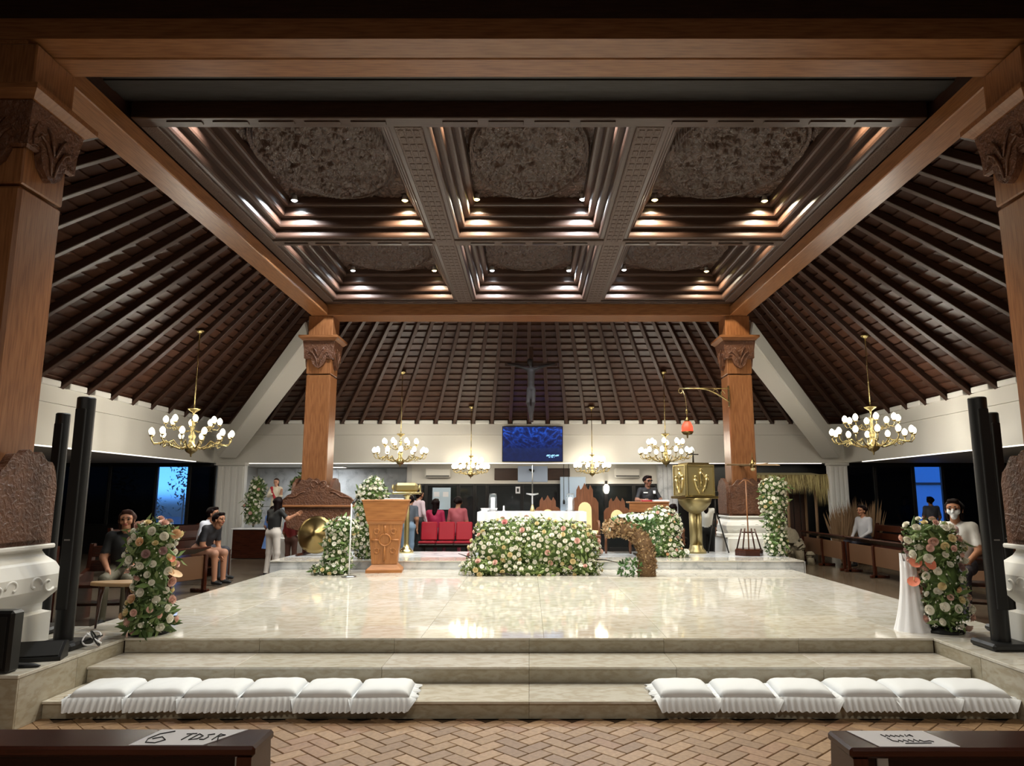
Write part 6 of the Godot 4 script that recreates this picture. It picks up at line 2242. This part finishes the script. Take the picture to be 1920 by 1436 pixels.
func build_aisles():
	var t
	var st
	pew(V(-6.5, SIDE, 8.6), 0.15, 1.5, "dark pew beside the tall black loudspeakers")
	pew(V(-5.2, SIDE, 9.3), 0.15, 0.95, "short dark pew under the woman in the black shirt")
	pew(V(-6.3, SIDE, 13.3), 1.35, 2.0, "long dark pew under the two people sitting together")
	pew(V(-7.6, SIDE, 15.2), 1.35, 2.6, "dark pew against the pond-side windows")
	desk(V(-5.65, SIDE, 11.2), 1.2, 1.5, "dark pew desk carrying a blue slab")
	t = thing("blue_slab", "pale blue slab lying on the pew desk behind the roses", "slab", V(-5.62, SIDE + 0.712, 11.1), 1.2)  # thin flat blue shape with a paler inset on top
	st = S()
	box(st, Vector3(0, 0, 0), Vector3(0.34, 0.012, 0.24), 0.003, Basis(Vector3.RIGHT, -0.3))
	obj("cover", st, mat(Color(0.4, 0.55, 0.8), 0.4), t)
	st = S()
	box(st, Vector3(0.01, 0.008, 0.0), Vector3(0.3, 0.004, 0.2), 0.0, Basis(Vector3.RIGHT, -0.3))
	obj("sheet", st, mat(Color(0.6, 0.72, 0.9), 0.4), t)
	for k in 3:
		desk(V(6.72, SIDE, 11.4 + k * 2.4), -PI / 2 + PI * 0.0, 2.3, "dark pew desk with a sloping top along the street-side aisle", "pew desks along the street-side aisle")
	pew(V(7.75, SIDE, 12.2), -PI / 2, 2.4, "dark pew behind the sloping desks")
	pew(V(7.75, SIDE, 15.3), -PI / 2, 2.6, "dark pew under the man in the pale shirt")
	pew(V(5.75, SIDE, 9.35), -0.5, 1.3, "dark pew under the masked woman")
	pew(V(7.45, SIDE, 9.3), -0.3, 1.8, "dark pew beyond the masked woman by the windows")

func build_people():
	var A := [[Vector3(-0.22, 0.2, 0.05), Vector3(-0.12, 0.06, 0.26)], [Vector3(0.22, 0.2, 0.05), Vector3(0.12, 0.06, 0.26)]]
	person("woman in a black shirt sitting behind the rose pillar", V(-5.12, SIDE, 9.2), 0.35, {"seat": true, "shirt": lin(0.06, 0.06, 0.07), "legs": lin(0.35, 0.33, 0.26), "long": true, "hair": lin(0.2, 0.12, 0.09), "scale": 1.0, "arms": A})
	person("person in a white top sitting on the long pew", V(-6.1, SIDE, 13.5), 1.5, {"seat": true, "shirt": lin(0.85, 0.86, 0.9), "legs": lin(0.2, 0.2, 0.22), "arms": A, "lean": 0.25})
	person("person in dark clothes leaning forward on the long pew", V(-5.85, SIDE, 12.9), 1.3, {"seat": true, "shirt": lin(0.12, 0.12, 0.14), "legs": lin(0.62, 0.45, 0.36), "bare": true, "bun": true, "lean": 0.55, "arms": [[Vector3(-0.2, 0.22, 0.12), Vector3(-0.1, 0.14, 0.34)], [Vector3(0.2, 0.22, 0.12), Vector3(0.1, 0.14, 0.34)]]})
	person("woman in white trousers and black top pointing beside the dais", V(-4.98, SIDE, 14.1), 2.7, {"shirt": lin(0.04, 0.04, 0.045), "legs": lin(0.74, 0.71, 0.68), "long": true, "loose": true, "scale": 0.9, "lean": 0.1, "wide": 0.03, "arms": [[Vector3(-0.3, 0.32, 0.05), Vector3(-0.42, 0.42, 0.16)], [Vector3(0.28, 0.26, 0.1), Vector3(0.3, 0.3, 0.32)]], "look": 0.5})
	person("girl in a light blue dress beside the statue table", V(-5.75, SIDE, 16.2), 2.9, {"shirt": lin(0.36, 0.5, 0.75), "legs": lin(0.5, 0.36, 0.28), "bare": true, "scale": 0.78, "bun": true, "skirt": [Color(0.42, 0.56, 0.82), 0.55, 0.27]})
	person("child in a red shirt beside the woman in white trousers", V(-4.82, SIDE, 14.7), 3.0, {"shirt": lin(0.5, 0.12, 0.12), "legs": lin(0.32, 0.2, 0.16), "scale": 0.72})
	person("man in a dark plaid shirt and jeans behind the book stand", V(-2.72, SIDE, 16.2), 2.9, {"shirt": lin(0.26, 0.29, 0.33), "legs": lin(0.42, 0.5, 0.58), "scale": 0.93, "lean": 0.18})
	person("man in a pale pink shirt walking towards the red seats", V(-2.75, SIDE, 17.9), 2.4, {"shirt": lin(0.8, 0.72, 0.74), "legs": lin(0.05, 0.05, 0.06), "sleeve": true, "stance": [0.12, -0.12]})
	person("woman in a magenta top sitting behind the red seats", V(-2.42, SIDE, 18.6), 3.0, {"seat": true, "shirt": lin(0.6, 0.08, 0.25), "legs": lin(0.3, 0.1, 0.16), "long": true, "scale": 1.08})
	person("woman in a rose-coloured dress sitting behind the red seats", V(-1.84, SIDE, 18.6), 2.9, {"seat": true, "shirt": lin(0.62, 0.3, 0.33), "legs": lin(0.55, 0.25, 0.3), "bun": true, "scale": 1.12})
	var gd = person("guard in dark uniform and glasses standing behind the wooden desk", V(2.42, DAIS, 14.64), 0.1, {"shirt": lin(0.05, 0.06, 0.11), "legs": lin(0.04, 0.04, 0.06), "scale": 0.91, "look": 0.3, "nod": 0.1, "skin": lin(0.5, 0.34, 0.27), "arms": [[Vector3(-0.27, 0.24, 0.08), Vector3(-0.16, 0.24, 0.3)], [Vector3(0.27, 0.24, 0.08), Vector3(0.2, 0.24, 0.3)]]})
	var st := S()
	box(st, Vector3(-0.07, 1.19, 0.105), Vector3(0.09, 0.022, 0.008), 0.002, Basis(Vector3.RIGHT, -0.1))
	box(st, Vector3(0.11, 1.2, 0.1), Vector3(0.05, 0.06, 0.008), 0.002, Basis(Vector3.RIGHT, -0.1))
	obj("badge", st, M.cloth, gd)
	st = S()
	var HB := Basis(Vector3.UP, 0.3)
	for q in [-1.0, 1.0]: box(st, (Vector3(0, 1.565, 0.03) + HB * Vector3(q * 0.034, 0.008, 0.1)) * 0.91, Vector3(0.05, 0.03, 0.006), 0.003, HB)
	obj("glasses", st, M.black, gd)
	person("woman in a white blouse and black trousers seen from behind by the column", V(3.74, SIDE, 15.25), 2.95, {"shirt": lin(0.84, 0.83, 0.8), "legs": lin(0.03, 0.03, 0.035), "long": true, "scale": 0.9, "stance": [0.06, -0.1]})
	person("dark-haired person in black sitting beside the tabernacle", V(3.25, SIDE, 16.3), 2.6, {"seat": true, "shirt": lin(0.05, 0.06, 0.06), "legs": lin(0.05, 0.05, 0.06)})
	person("man in a pale shirt sitting before the dark aisle windows", V(7.5, SIDE, 16.2), -1.2, {"seat": true, "shirt": lin(0.6, 0.6, 0.62), "legs": lin(0.12, 0.13, 0.18), "scale": 0.98, "sleeve": true, "arms": A})
	person("woman in a white blouse and face mask sitting behind the coral flowers", V(5.58, SIDE, 9.45), -0.7, {"seat": true, "shirt": lin(0.82, 0.82, 0.82), "legs": lin(0.2, 0.19, 0.24), "mask": lin(0.86, 0.88, 0.9), "long": true, "scale": 1.1, "arms": A})
	person("man in a grey shirt standing before the bright blue window", V(10.55, SIDE, 18.9), 3.0, {"shirt": lin(0.32, 0.33, 0.36), "legs": lin(0.1, 0.1, 0.12), "scale": 0.9})
